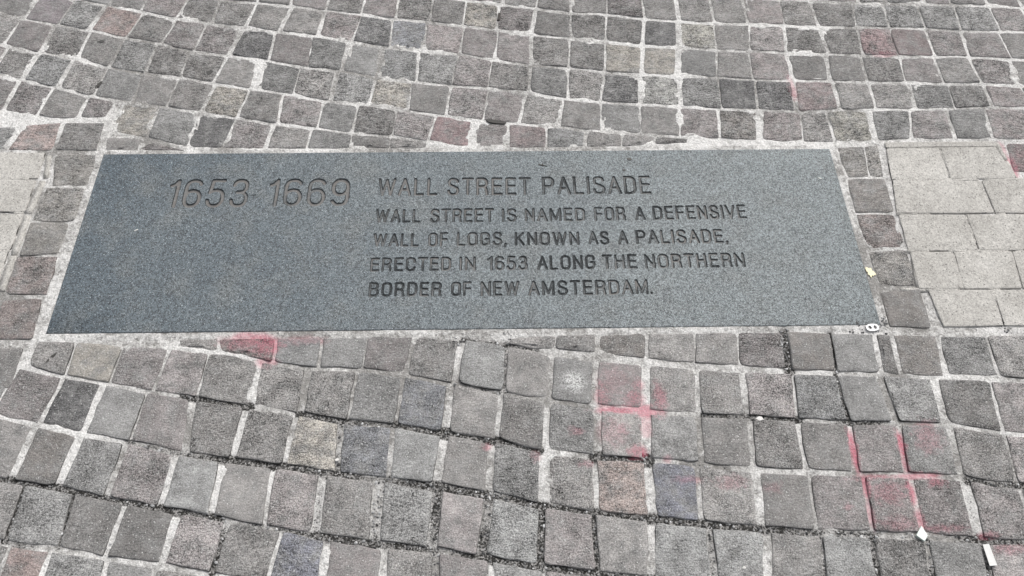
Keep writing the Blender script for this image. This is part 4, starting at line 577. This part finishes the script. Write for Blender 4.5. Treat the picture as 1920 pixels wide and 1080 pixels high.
TINT = {'pink': (.30, .225, .205), 'pink2': (.245, .212, .205), 'purple': (.185, .158, .165), 'red': (.245, .165, .165), 'red2': (.22, .172, .168), 'red3': (.215, .175, .162),
        'beige': (.30, .275, .235), 'tan': (.295, .28, .24), 'pale': (.29, .285, .265), 'cream': (.38, .345, .295), 'brown': (.195, .177, .162), 'brown2': (.235, .22, .20),
        'salmon': (.34, .265, .235), 'blue': (.20, .205, .245), 'blue2': (.195, .20, .215), 'dark': (.125, .122, .122), 'gray': (.215, .215, .212), 'light': (.29, .29, .282)}
def inpoly(x, y, poly):
    c = False; n = len(poly)
    for i in range(n):
        x1, y1 = poly[i]; x2, y2 = poly[(i+1) % n]
        if (y1 > y) != (y2 > y) and x < (x2-x1)*(y-y1)/(y2-y1)+x1: c = not c
    return c
def ccw(pts):
    a = sum(pts[i][0]*pts[(i+1) % len(pts)][1]-pts[(i+1) % len(pts)][0]*pts[i][1] for i in range(len(pts)))
    return pts if a > 0 else pts[::-1]
centres = []; polys = []; VV = []; FF = []; EE = []
for si, s in enumerate(SETTS):
    poly = [(s[i]*K, s[i+1]*K) for i in range(0, 12, 2)]
    polys.append(poly)
    rs = np.random.RandomState(1000+si)
    pts = [np.array(p) for p in poly]                       # TL TM TR BR BM BL
    lens = [np.linalg.norm(pts[(i+1) % 6]-pts[i]) for i in range(6)]
    P = rounded(pts, (0, 2, 3, 5), 0.013, 0.0085 if pts[0][1] > 0 else 0.0075, 0.0011, rs, 0.0030 if (0.9 < abs(pts[0][0]) < 1.09 and abs(pts[0][1]+pts[3][1]) < 0.48) else 0.0018 if pts[0][1] > 0 else 0.0006 if pts[0][1] > -0.42 else -0.0004)
    if ccw([tuple(q) for q in P])[0] != tuple(P[0]): P = P[::-1].copy()
    c = P.mean(0); centres.append(c)
    near = min(1, max(0, (0.25-c[1])/0.6))
    rough = 0.00085*(1-near)+0.00045*near
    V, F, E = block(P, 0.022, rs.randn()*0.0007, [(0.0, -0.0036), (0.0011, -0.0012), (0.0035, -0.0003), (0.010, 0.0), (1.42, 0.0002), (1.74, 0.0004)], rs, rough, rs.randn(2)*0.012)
    if si >= N_SEEN:                                        # outside the picture: joined below
        b0 = len(VV); VV += V; EE += E; FF += [tuple(i+b0 for i in f) for f in F]; continue
    tint = None
    for x, y, k in TINTS:
        if inpoly(x*K, y*K, poly): tint = k
    chalk = any(abs(c[0]-x*K) < rx*K+0.07 and abs(c[1]-y*K) < ry*K+0.07 for x, y, rx, ry, q in PINK+[(SCUFF[0], SCUFF[1], 300, 300, 1)])
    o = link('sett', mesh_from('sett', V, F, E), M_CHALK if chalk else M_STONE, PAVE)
    if tint: tc = np.array(TINT[tint]); col = (tc*0.66+tc.mean()*0.34)*(1+rs.randn()*0.04)
    else:
        l = 0.196*(1-near)+0.232*near
        l *= 1+np.clip(rs.randn(), -1.8, 1.8)*0.15
        h = rs.rand()
        col = np.array((l, l, l))*(np.array((1.035, 0.995, 0.96)) if h < 0.5 else np.array((1.01, 1.0, 0.98)) if h < 0.78 else np.array((1.065, 0.985, 0.965)))
    o.color = (*col, 1)
# setts beyond the picture, joined (nobody in the picture sees them, a step to the side does)
rs = np.random.RandomState(5)
row = 0
yy = -1.40
while yy < 1.50:
    xx = -2.15+(row % 2)*0.045
    while xx < 2.45:
        yl = yy+0.10*math.sin(xx*1.1)
        inside = inpoly(xx, yl, [(-1.33, 0.84), (1.60, 0.82), (1.04, -0.79), (-0.855, -0.76)]) or (abs(yl) < 0.27 and -1.34 < xx < 1.42)
        if not inside and not any(inpoly(xx+a, yl+b_, p) for p in polys if abs(p[0][0]-xx) < 0.25 and abs(p[0][1]-yl) < 0.25 for a in (-0.040, 0, 0.040) for b_ in (-0.040, 0, 0.040)):
            w = 0.042
            pts = [np.array((xx-w, yl+w)), np.array((xx, yl+w)), np.array((xx+w, yl+w)), np.array((xx+w, yl-w)), np.array((xx, yl-w)), np.array((xx-w, yl-w))]
            P = rounded(pts, (0, 2, 3, 5), 0.02, 0.009, 0.0012, rs)[::-1]
            V, F, E = block(P, 0.022, rs.randn()*0.0007, [(0.0, -0.0034), (0.0025, -0.001), (0.012, 0.0)], rs, 0.0006, rs.randn(2)*0.012)
            b0 = len(VV); VV += V; EE += E; FF += [tuple(i+b0 for i in f) for f in F]
        xx += 0.092
    yy += 0.094; row += 1
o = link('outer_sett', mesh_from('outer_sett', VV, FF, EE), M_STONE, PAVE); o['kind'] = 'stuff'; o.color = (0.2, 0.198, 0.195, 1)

# ------------------------------------------------------------------ pale concrete pavers left and right
for pi, s in enumerate(PAVERS):
    pts = [np.array((s[i]*K, s[i+1]*K)) for i in range(0, 8, 2)]
    rs = np.random.RandomState(4000+pi)
    c = sum(pts)/4
    P = rounded(pts, (0, 1, 2, 3), 0.016, 0.003, 0.0004, rs)
    P = P+(P-P.mean(0))/np.linalg.norm(P-P.mean(0), axis=1)[:, None]*0.001
    if ccw([tuple(q) for q in P])[0] != tuple(P[0]): P = P[::-1].copy()
    V, F, E = block(P, 0.022, 0.0014+rs.randn()*0.0003, [(0.0, -0.0006), (0.0012, -0.0001), (0.006, 0.0), (1.5, 0.0)], rs, 0.00012, rs.randn(2)*0.002)
    link('concrete_paver', mesh_from('concrete_paver', V, F, E), M_PAVER, PAVE)
# slurry that has closed most of the joints between the pavers
def strip_mesh(name, segs, mat, parent, zt, kind=None, seed=1, depth=0.02):
    rs = np.random.RandomState(seed); V = []; F = []; E = []
    for ax, ay, bx, by, w in segs:
        a = np.array((ax, ay)); b = np.array((bx, by)); d = b-a; L = np.linalg.norm(d); d /= L; nrm = np.array((-d[1], d[0]))
        n = max(3, int(L/0.012)); base = len(V)
        for i in range(n+1):
            q = a+d*L*i/n; hw = w/2*(0.75+0.5*rs.rand()); zz = zt+rs.randn()*0.0003
            l = q+nrm*hw; r = q-nrm*hw
            V += [(l[0], l[1], zz-depth), (l[0], l[1], zz-0.0003), (r[0], r[1], zz-0.0003), (r[0], r[1], zz-depth)]; E += [0.0]*4
        for i in range(n):
            k = base+i*4
            for j in range(3): F.append((k+j, k+4+j, k+5+j, k+1+j))
        F.append((base, base+1, base+2, base+3)); k = base+n*4; F.append((k+3, k+2, k+1, k))
    o = link(name, mesh_from(name, V, F, E), mat, parent)
    if kind: o['kind'] = kind
    return o
strip_mesh('joint_slurry', [tuple(v*K for v in s) for s in FILLS], M_PAVER, PAVE, 0.0011, 'stuff', 3)

# ------------------------------------------------------------------ the granite plaque with its carved inscription
plq = bpy.data.objects.new('granite_plaque', None); COL.objects.link(plq); plq.location = (0, 0, -0.02)
tagit(plq, 'blue grey granite plaque with a carved inscription, set flush in the sett paving', 'plaque')
ZT = 0.0016
def arc(cx, cy, rx, ry, a0, a1, n=10, p=2.35):
    out = []
    for i in range(n+1):
        a = math.radians(a0+(a1-a0)*i/n); ca, sa = math.cos(a), math.sin(a)
        out.append((cx+rx*math.copysign(abs(ca)**(2/p), ca), cy+ry*math.copysign(abs(sa)**(2/p), sa)))
    return out
O_ = [arc(.26, .73, .26, .27, 0, 180)+[(0, .27)]+arc(.26, .27, .26, .27, 180, 360)+[(.52, .73)]]
C_open = [(.50, .70)]+arc(.25, .74, .25, .26, 5, 180)+arc(.25, .26, .25, .26, 180, 355)
six = [arc(.25, .30, .25, .30, 0, 360, 20, 2.2), [(0, .32), (0, .70)]+arc(.25, .73, .25, .27, 180, 25, 8)]
GL = {
 'A': (.56, [[(0, 0), (.28, 1), (.56, 0)], [(.10, .33), (.46, .33)]]),
 'B': (.50, [[(0, 0), (0, 1), (.26, 1)]+arc(.26, .765, .21, .235, 90, -90)+[(0, .53)], [(.26, .53)]+arc(.26, .265, .24, .265, 90, -90)+[(0, 0)]]),
 'C': (.50, [C_open]), 'D': (.50, [[(0, 0), (0, 1), (.2, 1)]+arc(.2, .7, .3, .3, 90, 0)+arc(.2, .3, .3, .3, 0, -90)+[(0, 0)]]),
 'E': (.44, [[(.44, 1), (0, 1), (0, 0), (.44, 0)], [(0, .52), (.40, .52)]]), 'F': (.42, [[(.42, 1), (0, 1), (0, 0)], [(0, .50), (.38, .50)]]),
 'G': (.51, [C_open[:-1]+[(.51, .28), (.51, .47), (.29, .47)]]), 'H': (.48, [[(0, 0), (0, 1)], [(.48, 0), (.48, 1)], [(0, .52), (.48, .52)]]),
 'I': (.0, [[(0, 0), (0, 1)]]), 'K': (.50, [[(0, 0), (0, 1)], [(.47, 1), (0, .42)], [(.15, .60), (.50, 0)]]), 'L': (.40, [[(0, 1), (0, 0), (.40, 0)]]),
 'M': (.62, [[(0, 0), (0, 1), (.31, .08), (.62, 1), (.62, 0)]]), 'N': (.50, [[(0, 0), (0, 1), (.50, 0), (.50, 1)]]), 'O': (.52, O_),
 'P': (.49, [[(0, 0), (0, 1), (.25, 1)]+arc(.25, .73, .24, .27, 90, -90)+[(0, .46)]]),
 'R': (.50, [[(0, 0), (0, 1), (.25, 1)]+arc(.25, .745, .24, .255, 90, -90)+[(0, .49)], [(.24, .49), (.40, .44), (.46, .33), (.48, .05), (.50, 0)]]),
 'S': (.49, [arc(.245, .765, .225, .235, 5, 180, 9)+[(.05, .62), (.245, .52), (.44, .41)]+arc(.245, .245, .245, .245, 20, -178, 12)]),
 'T': (.50, [[(0, 1), (.50, 1)], [(.25, 1), (.25, 0)]]), 'V': (.54, [[(0, 1), (.27, 0), (.54, 1)]]),
 'W': (.80, [[(0, 1), (.19, 0), (.40, .95), (.61, 0), (.80, 1)]]), ',': (.04, [[(.04, .05), (.04, -.02), (0, -.15)]]), '.': (.02, [[(0, .01), (.02, .01)]]),
 '1': (.22, [[(0, .80), (.12, .86), (.22, 1), (.22, 0)]]), '6': (.50, six), '9': (.50, [[(.5-x, 1-y) for x, y in l] for l in six]),
 '3': (.49, [arc(.235, .765, .215, .235, 172, -90, 12)+[(.16, .53)], arc(.24, .265, .25, .265, 90, -172, 12)]),
 '5': (.50, [[(.45, 1), (.08, 1), (.03, .53)]+arc(.235, .31, .255, .31, 128, -165, 14)]), '-': (.12, [[(0, .5), (.12, .5)]])}
LX0, LX1, LY0, LY1, LS = -0.735, 0.672, -0.186, 0.184, 0.00115
lnx = int((LX1-LX0)/LS)+1; lny = int((LY1-LY0)/LS)+1
lx = np.linspace(LX0, LX1, lnx); ly = np.linspace(LY0, LY1, lny)
GXX, GYY = np.meshgrid(lx, ly); dep = np.zeros_like(GXX); own = np.full(GXX.shape, -1)
wob = (vnoise(GXX.ravel(), GYY.ravel(), 170, 21, 2).reshape(GXX.shape)-0.5)
wear = vnoise(GXX.ravel(), GYY.ravel(), 14, 22, 2).reshape(GXX.shape)
for wi, (txt, xa, ya, xb, yb, yt) in enumerate(WORDS):
    xa, ya, xb, yb, yt = [v*K for v in (xa, ya, xb, yb, yt)]
    hw = 0.0052 if wi < 3 else 0.0037 if wi < 6 else 0.0031
    D = (0.0040 if wi < 3 else 0.0034 if wi < 6 else 0.0032)*(0.5 if txt == '-' else 1)
    if txt == '-': hw = 0.0016
    cap = yt-ya; strokes = []; x = 0; gap = 0.235+2*hw/cap*0.55
    for ch in txt:
        w, ls_ = GL[ch]
        if ch in 'AVT': x -= 0.03
        if ch in ',.': x -= 0.07
        for l in ls_: strokes.append([(px+x, py) for px, py in l])
        x += w+gap-(0.03 if ch in 'AVT' else 0)
    tot = max(p[0] for l in strokes for p in l)
    sx = (xb-xa-2*hw)/max(tot, 1e-3); sy = cap-2*hw*0.9
    i0 = max(0, int((xa-0.01-LX0)/LS)); i1 = min(lnx, int((xb+0.012-LX0)/LS)); j0 = max(0, int((ya-0.014-LY0)/LS)); j1 = min(lny, int((max(yt, yb+cap)+0.01-LY0)/LS))
    sub = (slice(j0, j1), slice(i0, i1)); dm = np.full(GXX[sub].shape, 9.0)
    for l in strokes:
        Q = [(xa+hw+px*sx, ya+(yb-ya)*(px/max(tot, 1e-3))+hw*0.9+py*sy) for px, py in l]
        for (ax, ay), (bx_, by_) in zip(Q, Q[1:]): dm = np.minimum(dm, segd(GXX[sub], GYY[sub], ax, ay, bx_, by_))
    q = np.clip((hw*1.08-(dm+wob[sub]*0.0009))/(hw*0.55), 0, 1); q = q*q*(3-2*q)
    dd = D*q*(0.72+0.5*wear[sub])
    own[sub] = np.where((dd > 1e-5) & (dd > dep[sub]), wi, own[sub]); dep[sub] = np.maximum(dep[sub], dd)
zt_ = ZT-dep+np.where(dep > 0.0008, wob*0.0005, 0)
fv = own[:-1, :-1]; fo_ = np.maximum(np.maximum(own[:-1, :-1], own[:-1, 1:]), np.maximum(own[1:, :-1], own[1:, 1:]))
idx = np.arange(lnx*lny).reshape(lny, lnx)
qd = np.stack([idx[:-1, :-1], idx[:-1, 1:], idx[1:, 1:], idx[1:, :-1]], -1).reshape(-1, 4); fo_ = fo_.ravel()
co = np.stack([GXX.ravel(), GYY.ravel(), zt_.ravel()+0.02], 1); dpr = dep.ravel()
def grid_mesh(name, faces, extra_v=None, extra_f=None):
    used, inv = np.unique(faces.ravel(), return_inverse=True); f = inv.reshape(-1, 4); v = co[used]; g = dpr[used]
    if extra_v is not None:
        f = np.concatenate([f, np.array(extra_f)+len(v)]); v = np.concatenate([v, np.array(extra_v)]); g = np.concatenate([g, np.zeros(len(extra_v))])
    me = bpy.data.meshes.new(name); me.vertices.add(len(v)); me.vertices.foreach_set('co', v.ravel())
    me.loops.add(f.size); me.loops.foreach_set('vertex_index', f.ravel()); me.polygons.add(len(f))
    me.polygons.foreach_set('loop_start', np.arange(0, f.size, 4)); me.polygons.foreach_set('loop_total', np.full(len(f), 4))
    me.update(calc_edges=True); me.attributes.new('groove', 'FLOAT', 'POINT').data.foreach_set('value', (g/0.0034).astype(np.float32))
    return me
# the face: flat margins round the carved field, thin arris, sides
ev_ = []; ef_ = []
A_ = 0.9; B_ = 0.25; e_ = 0.0012
xs = [-A_+e_, float(lx[0]), float(lx[-1]), A_-e_]; ys = [-B_+e_, float(ly[0]), float(ly[-1]), B_-e_]
for y in ys:
    for x in xs: ev_.append((x, y, ZT+0.02))
for j in range(3):
    for i in range(3):
        if i == 1 and j == 1: continue
        ef_.append((j*4+i, j*4+i+1, j*4+i+5, j*4+i+4))
for zz, gr in ((ZT+0.02-0.0010, 0), (-0.02, 0)):
    ev_ += [(-A_, -B_, zz), (A_, -B_, zz), (A_, B_, zz), (-A_, B_, zz)]
cr_ = [0, 3, 15, 12]
for k in range(4):
    l = (k+1) % 4
    ef_.append((16+k, 16+l, cr_[l], cr_[k])); ef_.append((20+k, 20+l, 16+l, 16+k))
link('stone_face', grid_mesh('stone_face', qd[fo_ < 0], ev_, ef_), M_PLAQUE, plq)
for wi, w_ in enumerate(WORDS):
    f_ = qd[fo_ == wi]
    if not len(f_): continue
    txt = w_[0]; me = grid_mesh('carved_word', f_); smooth(me); o = link('carved_word', me, M_PLAQUE, plq)
    o['label'] = 'short worn dash between the two carved years' if txt == '-' else ('carved year ' if txt[0].isdigit() else 'carved word ')+txt.strip('.,')

def fill_curve(loops, extrude, bevel=0.0):
    c = bpy.data.curves.new('f', 'CURVE'); c.dimensions = '2D'; c.fill_mode = 'BOTH'; c.extrude = extrude; c.bevel_depth = bevel; c.bevel_resolution = 0
    for l in loops:
        sp = c.splines.new('POLY'); sp.points.add(len(l)-1)
        sp.points.foreach_set('co', [q for p in l for q in (p[0], p[1], 0, 1)]); sp.use_cyclic_u = True
    o = bpy.data.objects.new('f', c); COL.objects.link(o)
    dg = bpy.context.evaluated_depsgraph_get(); dg.update()
    m = bpy.data.meshes.new_from_object(o.evaluated_get(dg)); bpy.data.objects.remove(o); bpy.data.curves.remove(c)
    m.materials.clear()
    return m
# ------------------------------------------------------------------ grit in the open joints
rs = np.random.RandomState(11)
import bmesh
bm = bmesh.new(); bmesh.ops.create_icosphere(bm, subdivisions=1, radius=1.0)
ico = np.array([v.co[:] for v in bm.verts]); icf = [tuple(v.index for v in f.verts) for f in bm.faces]; bm.free()
V = []; F = []; Cc = []
def bedz(x, y):
    i = int((x-X0)/ST); j = int((y-Y0)/ST)
    return float(z[j*nx+i]) if 0 <= i < nx and 0 <= j < ny else -0.003
def pebble(x, y, r, cval, sink=0.3):
    b0 = len(V); k = ico*(1+rs.randn(len(ico), 1)*0.16)*np.array((r*(0.8+0.5*rs.rand()), r*(0.8+0.5*rs.rand()), r*0.7))
    a = rs.rand()*6.28; ca, sa = math.cos(a), math.sin(a); zz = bedz(x, y)+r*(0.7-sink)
    for q in k: V.append((x+q[0]*ca-q[1]*sa, y+q[0]*sa+q[1]*ca, zz+q[2])); Cc.append(cval)
    F.extend(tuple(i+b0 for i in f) for f in icf)
for ax, ay, bx_, by_, w, s in DARK:
    if s < 0.45: continue
    a = np.array((ax, ay))*K; b = np.array((bx_, by_))*K; L = np.linalg.norm(b-a); d = (b-a)/L; nrm = np.array((-d[1], d[0]))
    for _ in range(int(L*w*K*1.0/(0.0055**2)*(s-0.2)*0.9)):
        q = a+d*rs.rand()*L+nrm*rs.uniform(-0.5, 0.5)*w*K
        r = 0.0010+0.0022*rs.rand()**2.5
        pebble(q[0], q[1], r, rs.choice([0.04, 0.07, 0.14, 0.25, 0.4, 0.6], p=[.2, .2, .18, .18, .14, .1]))
for x, y, n_, sp in GRIT:
    for _ in range(n_): pebble(x*K+rs.randn()*sp, y*K+rs.randn()*sp*1.3, 0.001+0.0018*rs.rand()**2, rs.choice([0.06, 0.15, 0.3, 0.5]), 0.1)
me = bpy.data.meshes.new('joint_grit'); me.from_pydata(V, [], F)
me.attributes.new('tone', 'FLOAT', 'POINT').data.foreach_set('value', np.array(Cc, dtype=np.float32))
m, t, b = new_mat('grit'); tn = t.add('ShaderNodeAttribute', attribute_name='tone').outputs['Fac']; t.l.new(t.gray(tn), b.inputs['Base Color']); b.inputs['Roughness'].default_value = 0.85
tagit(link('joint_grit', me, m), kind='stuff')

# ------------------------------------------------------------------ small litter lying on the paving
def prism(name, pts, zb, zt, mat, jitter=0.0, tilt=(0, 0), curl=0.0, inner=True):
    """thin solid piece: outline pts (world x, y), bottom zb, top zt; curl lifts the ends"""
    P = [np.array(p) for p in ccw([tuple(p) for p in pts])]; c = sum(P)/len(P); n = len(P)
    def zo(p):
        d = p-c; return tilt[0]*d[0]+tilt[1]*d[1]+curl*float(d@d)
    bm = bmesh.new(); lo = [bm.verts.new((p[0], p[1], zb+zo(p))) for p in P]; hi = [bm.verts.new((p[0], p[1], zt+zo(p))) for p in P]
    ch = bm.verts.new((c[0], c[1], zt)); cl_ = bm.verts.new((c[0], c[1], zb))
    for i in range(n):
        j = (i+1) % n
        bm.faces.new((lo[i], lo[j], hi[j], hi[i])); bm.faces.new((hi[i], hi[j], ch)); bm.faces.new((lo[j], lo[i], cl_))
    me = bpy.data.meshes.new(name); bm.to_mesh(me); bm.free()
    o = link(name, me, mat); mod = o.modifiers.new('bevel', 'BEVEL'); mod.width = min(0.0004, (zt-zb)*0.3); mod.segments = 1
    return o
def at(k): return np.array(PT[k][:2])*K
def quadpts(k): return [(QD[k][i]*K, QD[k][i+1]*K) for i in range(0, 8, 2)]
def blobpts(c, rx, ry, n, rot, seed, j=0.15):
    rs = np.random.RandomState(seed); out = []
    for i in range(n):
        a = i/n*2*math.pi; r = 1+rs.randn()*j
        x, y = rx*r*math.cos(a), ry*r*math.sin(a)
        out.append((c[0]+x*math.cos(rot)-y*math.sin(rot), c[1]+x*math.sin(rot)+y*math.cos(rot)))
    return out
# ring pull of a drink can
c = at('tab'); RP = bpy.data.objects.new('ring_pull', None); COL.objects.link(RP); RP.location = (c[0], c[1], 0.0022); RP.rotation_euler = (0.05, -0.04, 0.05)
tagit(RP, 'pale metal ring pull with two holes beside the near right corner of the plaque', 'ring pull')
def ell(cx, cy, rx, ry, n, p=2.0):
    out = []
    for i in range(n):
        a = i/n*2*math.pi; ca, sa = math.cos(a), math.sin(a)
        out.append((cx+rx*math.copysign(abs(ca)**(2/p), ca), cy+ry*math.copysign(abs(sa)**(2/p), sa)))
    return out
M_ALU = plain('dulled_aluminium', (0.62, 0.615, 0.61), 0.45, 0.25, 0.12)
tm = fill_curve([ell(0, 0, 0.0135, 0.0082, 32, 2.5), ell(-0.0056, 0, 0.0040, 0.0048, 20), ell(0.0056, 0, 0.0040, 0.0048, 20)], 0.0005, 0.0006)
link('tab_plate', tm, M_ALU, RP)
rm = bpy.data.meshes.new('rivet'); bm = bmesh.new(); bmesh.ops.create_cone(bm, cap_ends=True, segments=12, radius1=0.0016, radius2=0.0012, depth=0.0012); bm.to_mesh(rm); bm.free()
ro = link('rivet', rm, M_ALU, RP); ro.location = (0, 0, 0.0012)
# cream flake
c = at('flake')
fl = prism('peeled_flake', [(c[0]+x*0.0105, c[1]+y*0.0135) for x, y in ((-1.0, .95), (-.5, 1.05), (-.1, .8), (.3, .95), (.45, .4), (.8, .1), (1.1, -.45), (.6, -.5), (.35, -.75), (.05, -.5), (-.1, -1.05), (-.35, -.9), (-.4, -.55), (-.75, -.35), (-.6, .05), (-.9, .35))], 0.0010, 0.0024, plain('cream_paint', (0.80, 0.74, 0.50), 0.6, 0, 0.12), curl=4.0)
tagit(fl, 'cream yellow flake stuck on the mortar at the right edge of the plaque', 'paint flake')
sh = prism('tile_shard', quadpts('shard'), -0.004, 0.0035, plain('pale_green_ceramic', (0.55, 0.61, 0.57), 0.35, 0, 0.05), tilt=(0.1, -0.1))
tagit(sh, 'pale green four sided ceramic shard in the pink chalked joint', 'shard')
st = prism('paper_strip', quadpts('strip'), 0.0032, 0.0040, plain('white_card', (0.66, 0.655, 0.64), 0.55, 0, 0.04), tilt=(0.0, 0.03), curl=1.0)
tagit(st, 'white rectangular strip of card near the bottom right corner', 'paper strip')
c = at('leaf'); M_DARK = plain('dark_litter', (0.045, 0.042, 0.038), 0.7)
lf = prism('dried_leaf', [(c[0]+x*math.cos(0.95)-y*math.sin(0.95), c[1]+x*math.sin(0.95)+y*math.cos(0.95)) for x, y in
     ((-.0145, -.0006), (-.010, .0026), (-.003, .0041), (.004, .0042), (.010, .0026), (.0165, 0), (.010, -.0026), (.004, -.0036), (-.003, -.0034), (-.010, -.0022))], 0.0004, 0.0012, M_DARK, curl=5)
tagit(lf, 'small dark pointed leaf on a sett below the left end of the plaque', 'leaf')
M_GUM = plain('trodden_gum', (0.055, 0.053, 0.05), 0.6)
for i, (k, rx, ry, rot, lab) in enumerate((('gum1', .0085, .005, 0.1, 'black trodden gum spot in the far left corner, below the pinkish sett'),
                                     ('gum2', .009, .0075, 0.6, 'rounder dark gum spot nearest above the left part of the plaque'),
                                     ('pl2', .006, .004, 0.0, 'small dark gum spot near the far edge of the plaque, above the word PALISADE'),
                                     ('pl3', .004, .0035, 0.3, 'smallest dark gum spot just above the letters AD of the top line PALISADE'))):
    c = at(k); zb = 0.0002 if i < 2 else ZT
    g = prism('gum_spot', blobpts(c, rx, ry, 14, rot, 50+i), zb-0.001, zb+0.0013, M_GUM)
    tagit(g, lab, 'gum', 'gum spots trodden on the paving')
c = at('stick'); M_BARK = plain('dark_bark', (0.05, 0.045, 0.04), 0.8)
tagit(prism('bark_piece', [(c[0]-.0045, c[1]-.0145), (c[0]+.003, c[1]-.0135), (c[0]+.006, c[1]+.0145), (c[0]-.001, c[1]+.0155)], -0.002, 0.003, M_BARK),
      'dark oblong bit of bark wedged in a joint near the far edge of the picture', 'bark')
c = at('dk')
tagit(prism('leaf_shred', [(c[0]-.026, c[1]+.006), (c[0]-.010, c[1]+.009), (c[0]+.010, c[1]+.002), (c[0]+.026, c[1]-.002), (c[0]+.022, c[1]-.007), (c[0]+.0, c[1]-.005), (c[0]-.018, c[1]-.001)], -0.002, 0.0016, M_DARK),
      'flat dark leaf shred in the joint just above the middle of the plaque', 'leaf')
c = at('gum3')
tagit(prism('rotten_leaf', blobpts(c, 0.006, 0.011, 12, -0.5, 77, 0.25), -0.002, 0.0010, M_DARK), 'dark rotten leaf scrap in a slanting joint above the left end of the plaque', 'leaf')
c = at('pl1')
tw = prism('twig', [(c[0]-.010, c[1]+.004), (c[0]-.002, c[1]+.0015), (c[0]+.001, c[1]+.006), (c[0]+.002, c[1]+.001), (c[0]+.012, c[1]-.004), (c[0]+.001, c[1]-.001), (c[0]-.010, c[1]+.001)], ZT, ZT+0.0015, M_BARK)
tagit(tw, 'tiny dark twig lying on the plaque above the top line of text', 'twig')
M_CHIP = plain('white_chip', (0.75, 0.73, 0.70), 0.5)
for k, r_, lab in (('chip1', 0.0075, 'larger white stone chip in the dark joint below the plaque, right of the pink stain'), ('chip2', 0.0045, 'small white stone chip in the joint right of the cream sett'),
                  ('ch3', 0.0035, 'small white stone chip in the joint at the bottom edge of the picture')):
    c = at(k); tagit(prism('stone_chip', blobpts(c, r_, r_*0.8, 6, 0.7, 60, 0.2), -0.003, 0.0025, M_CHIP, tilt=(0.2, 0.1)), lab, 'stone chip', 'white stone chips in the joints')
for i, (k, rot, lab) in enumerate((('pl4', -0.5, 'white fleck at the far right of the plaque face'), ('pl5', 0.5, 'white fleck on the bare left end of the plaque below the years'))):
    c = at(k); tagit(prism('paint_fleck', blobpts(c, 0.0045, 0.0012, 8, rot, 90+i), ZT, ZT+0.0006, M_CHIP), lab, 'fleck', 'white flecks on the plaque')
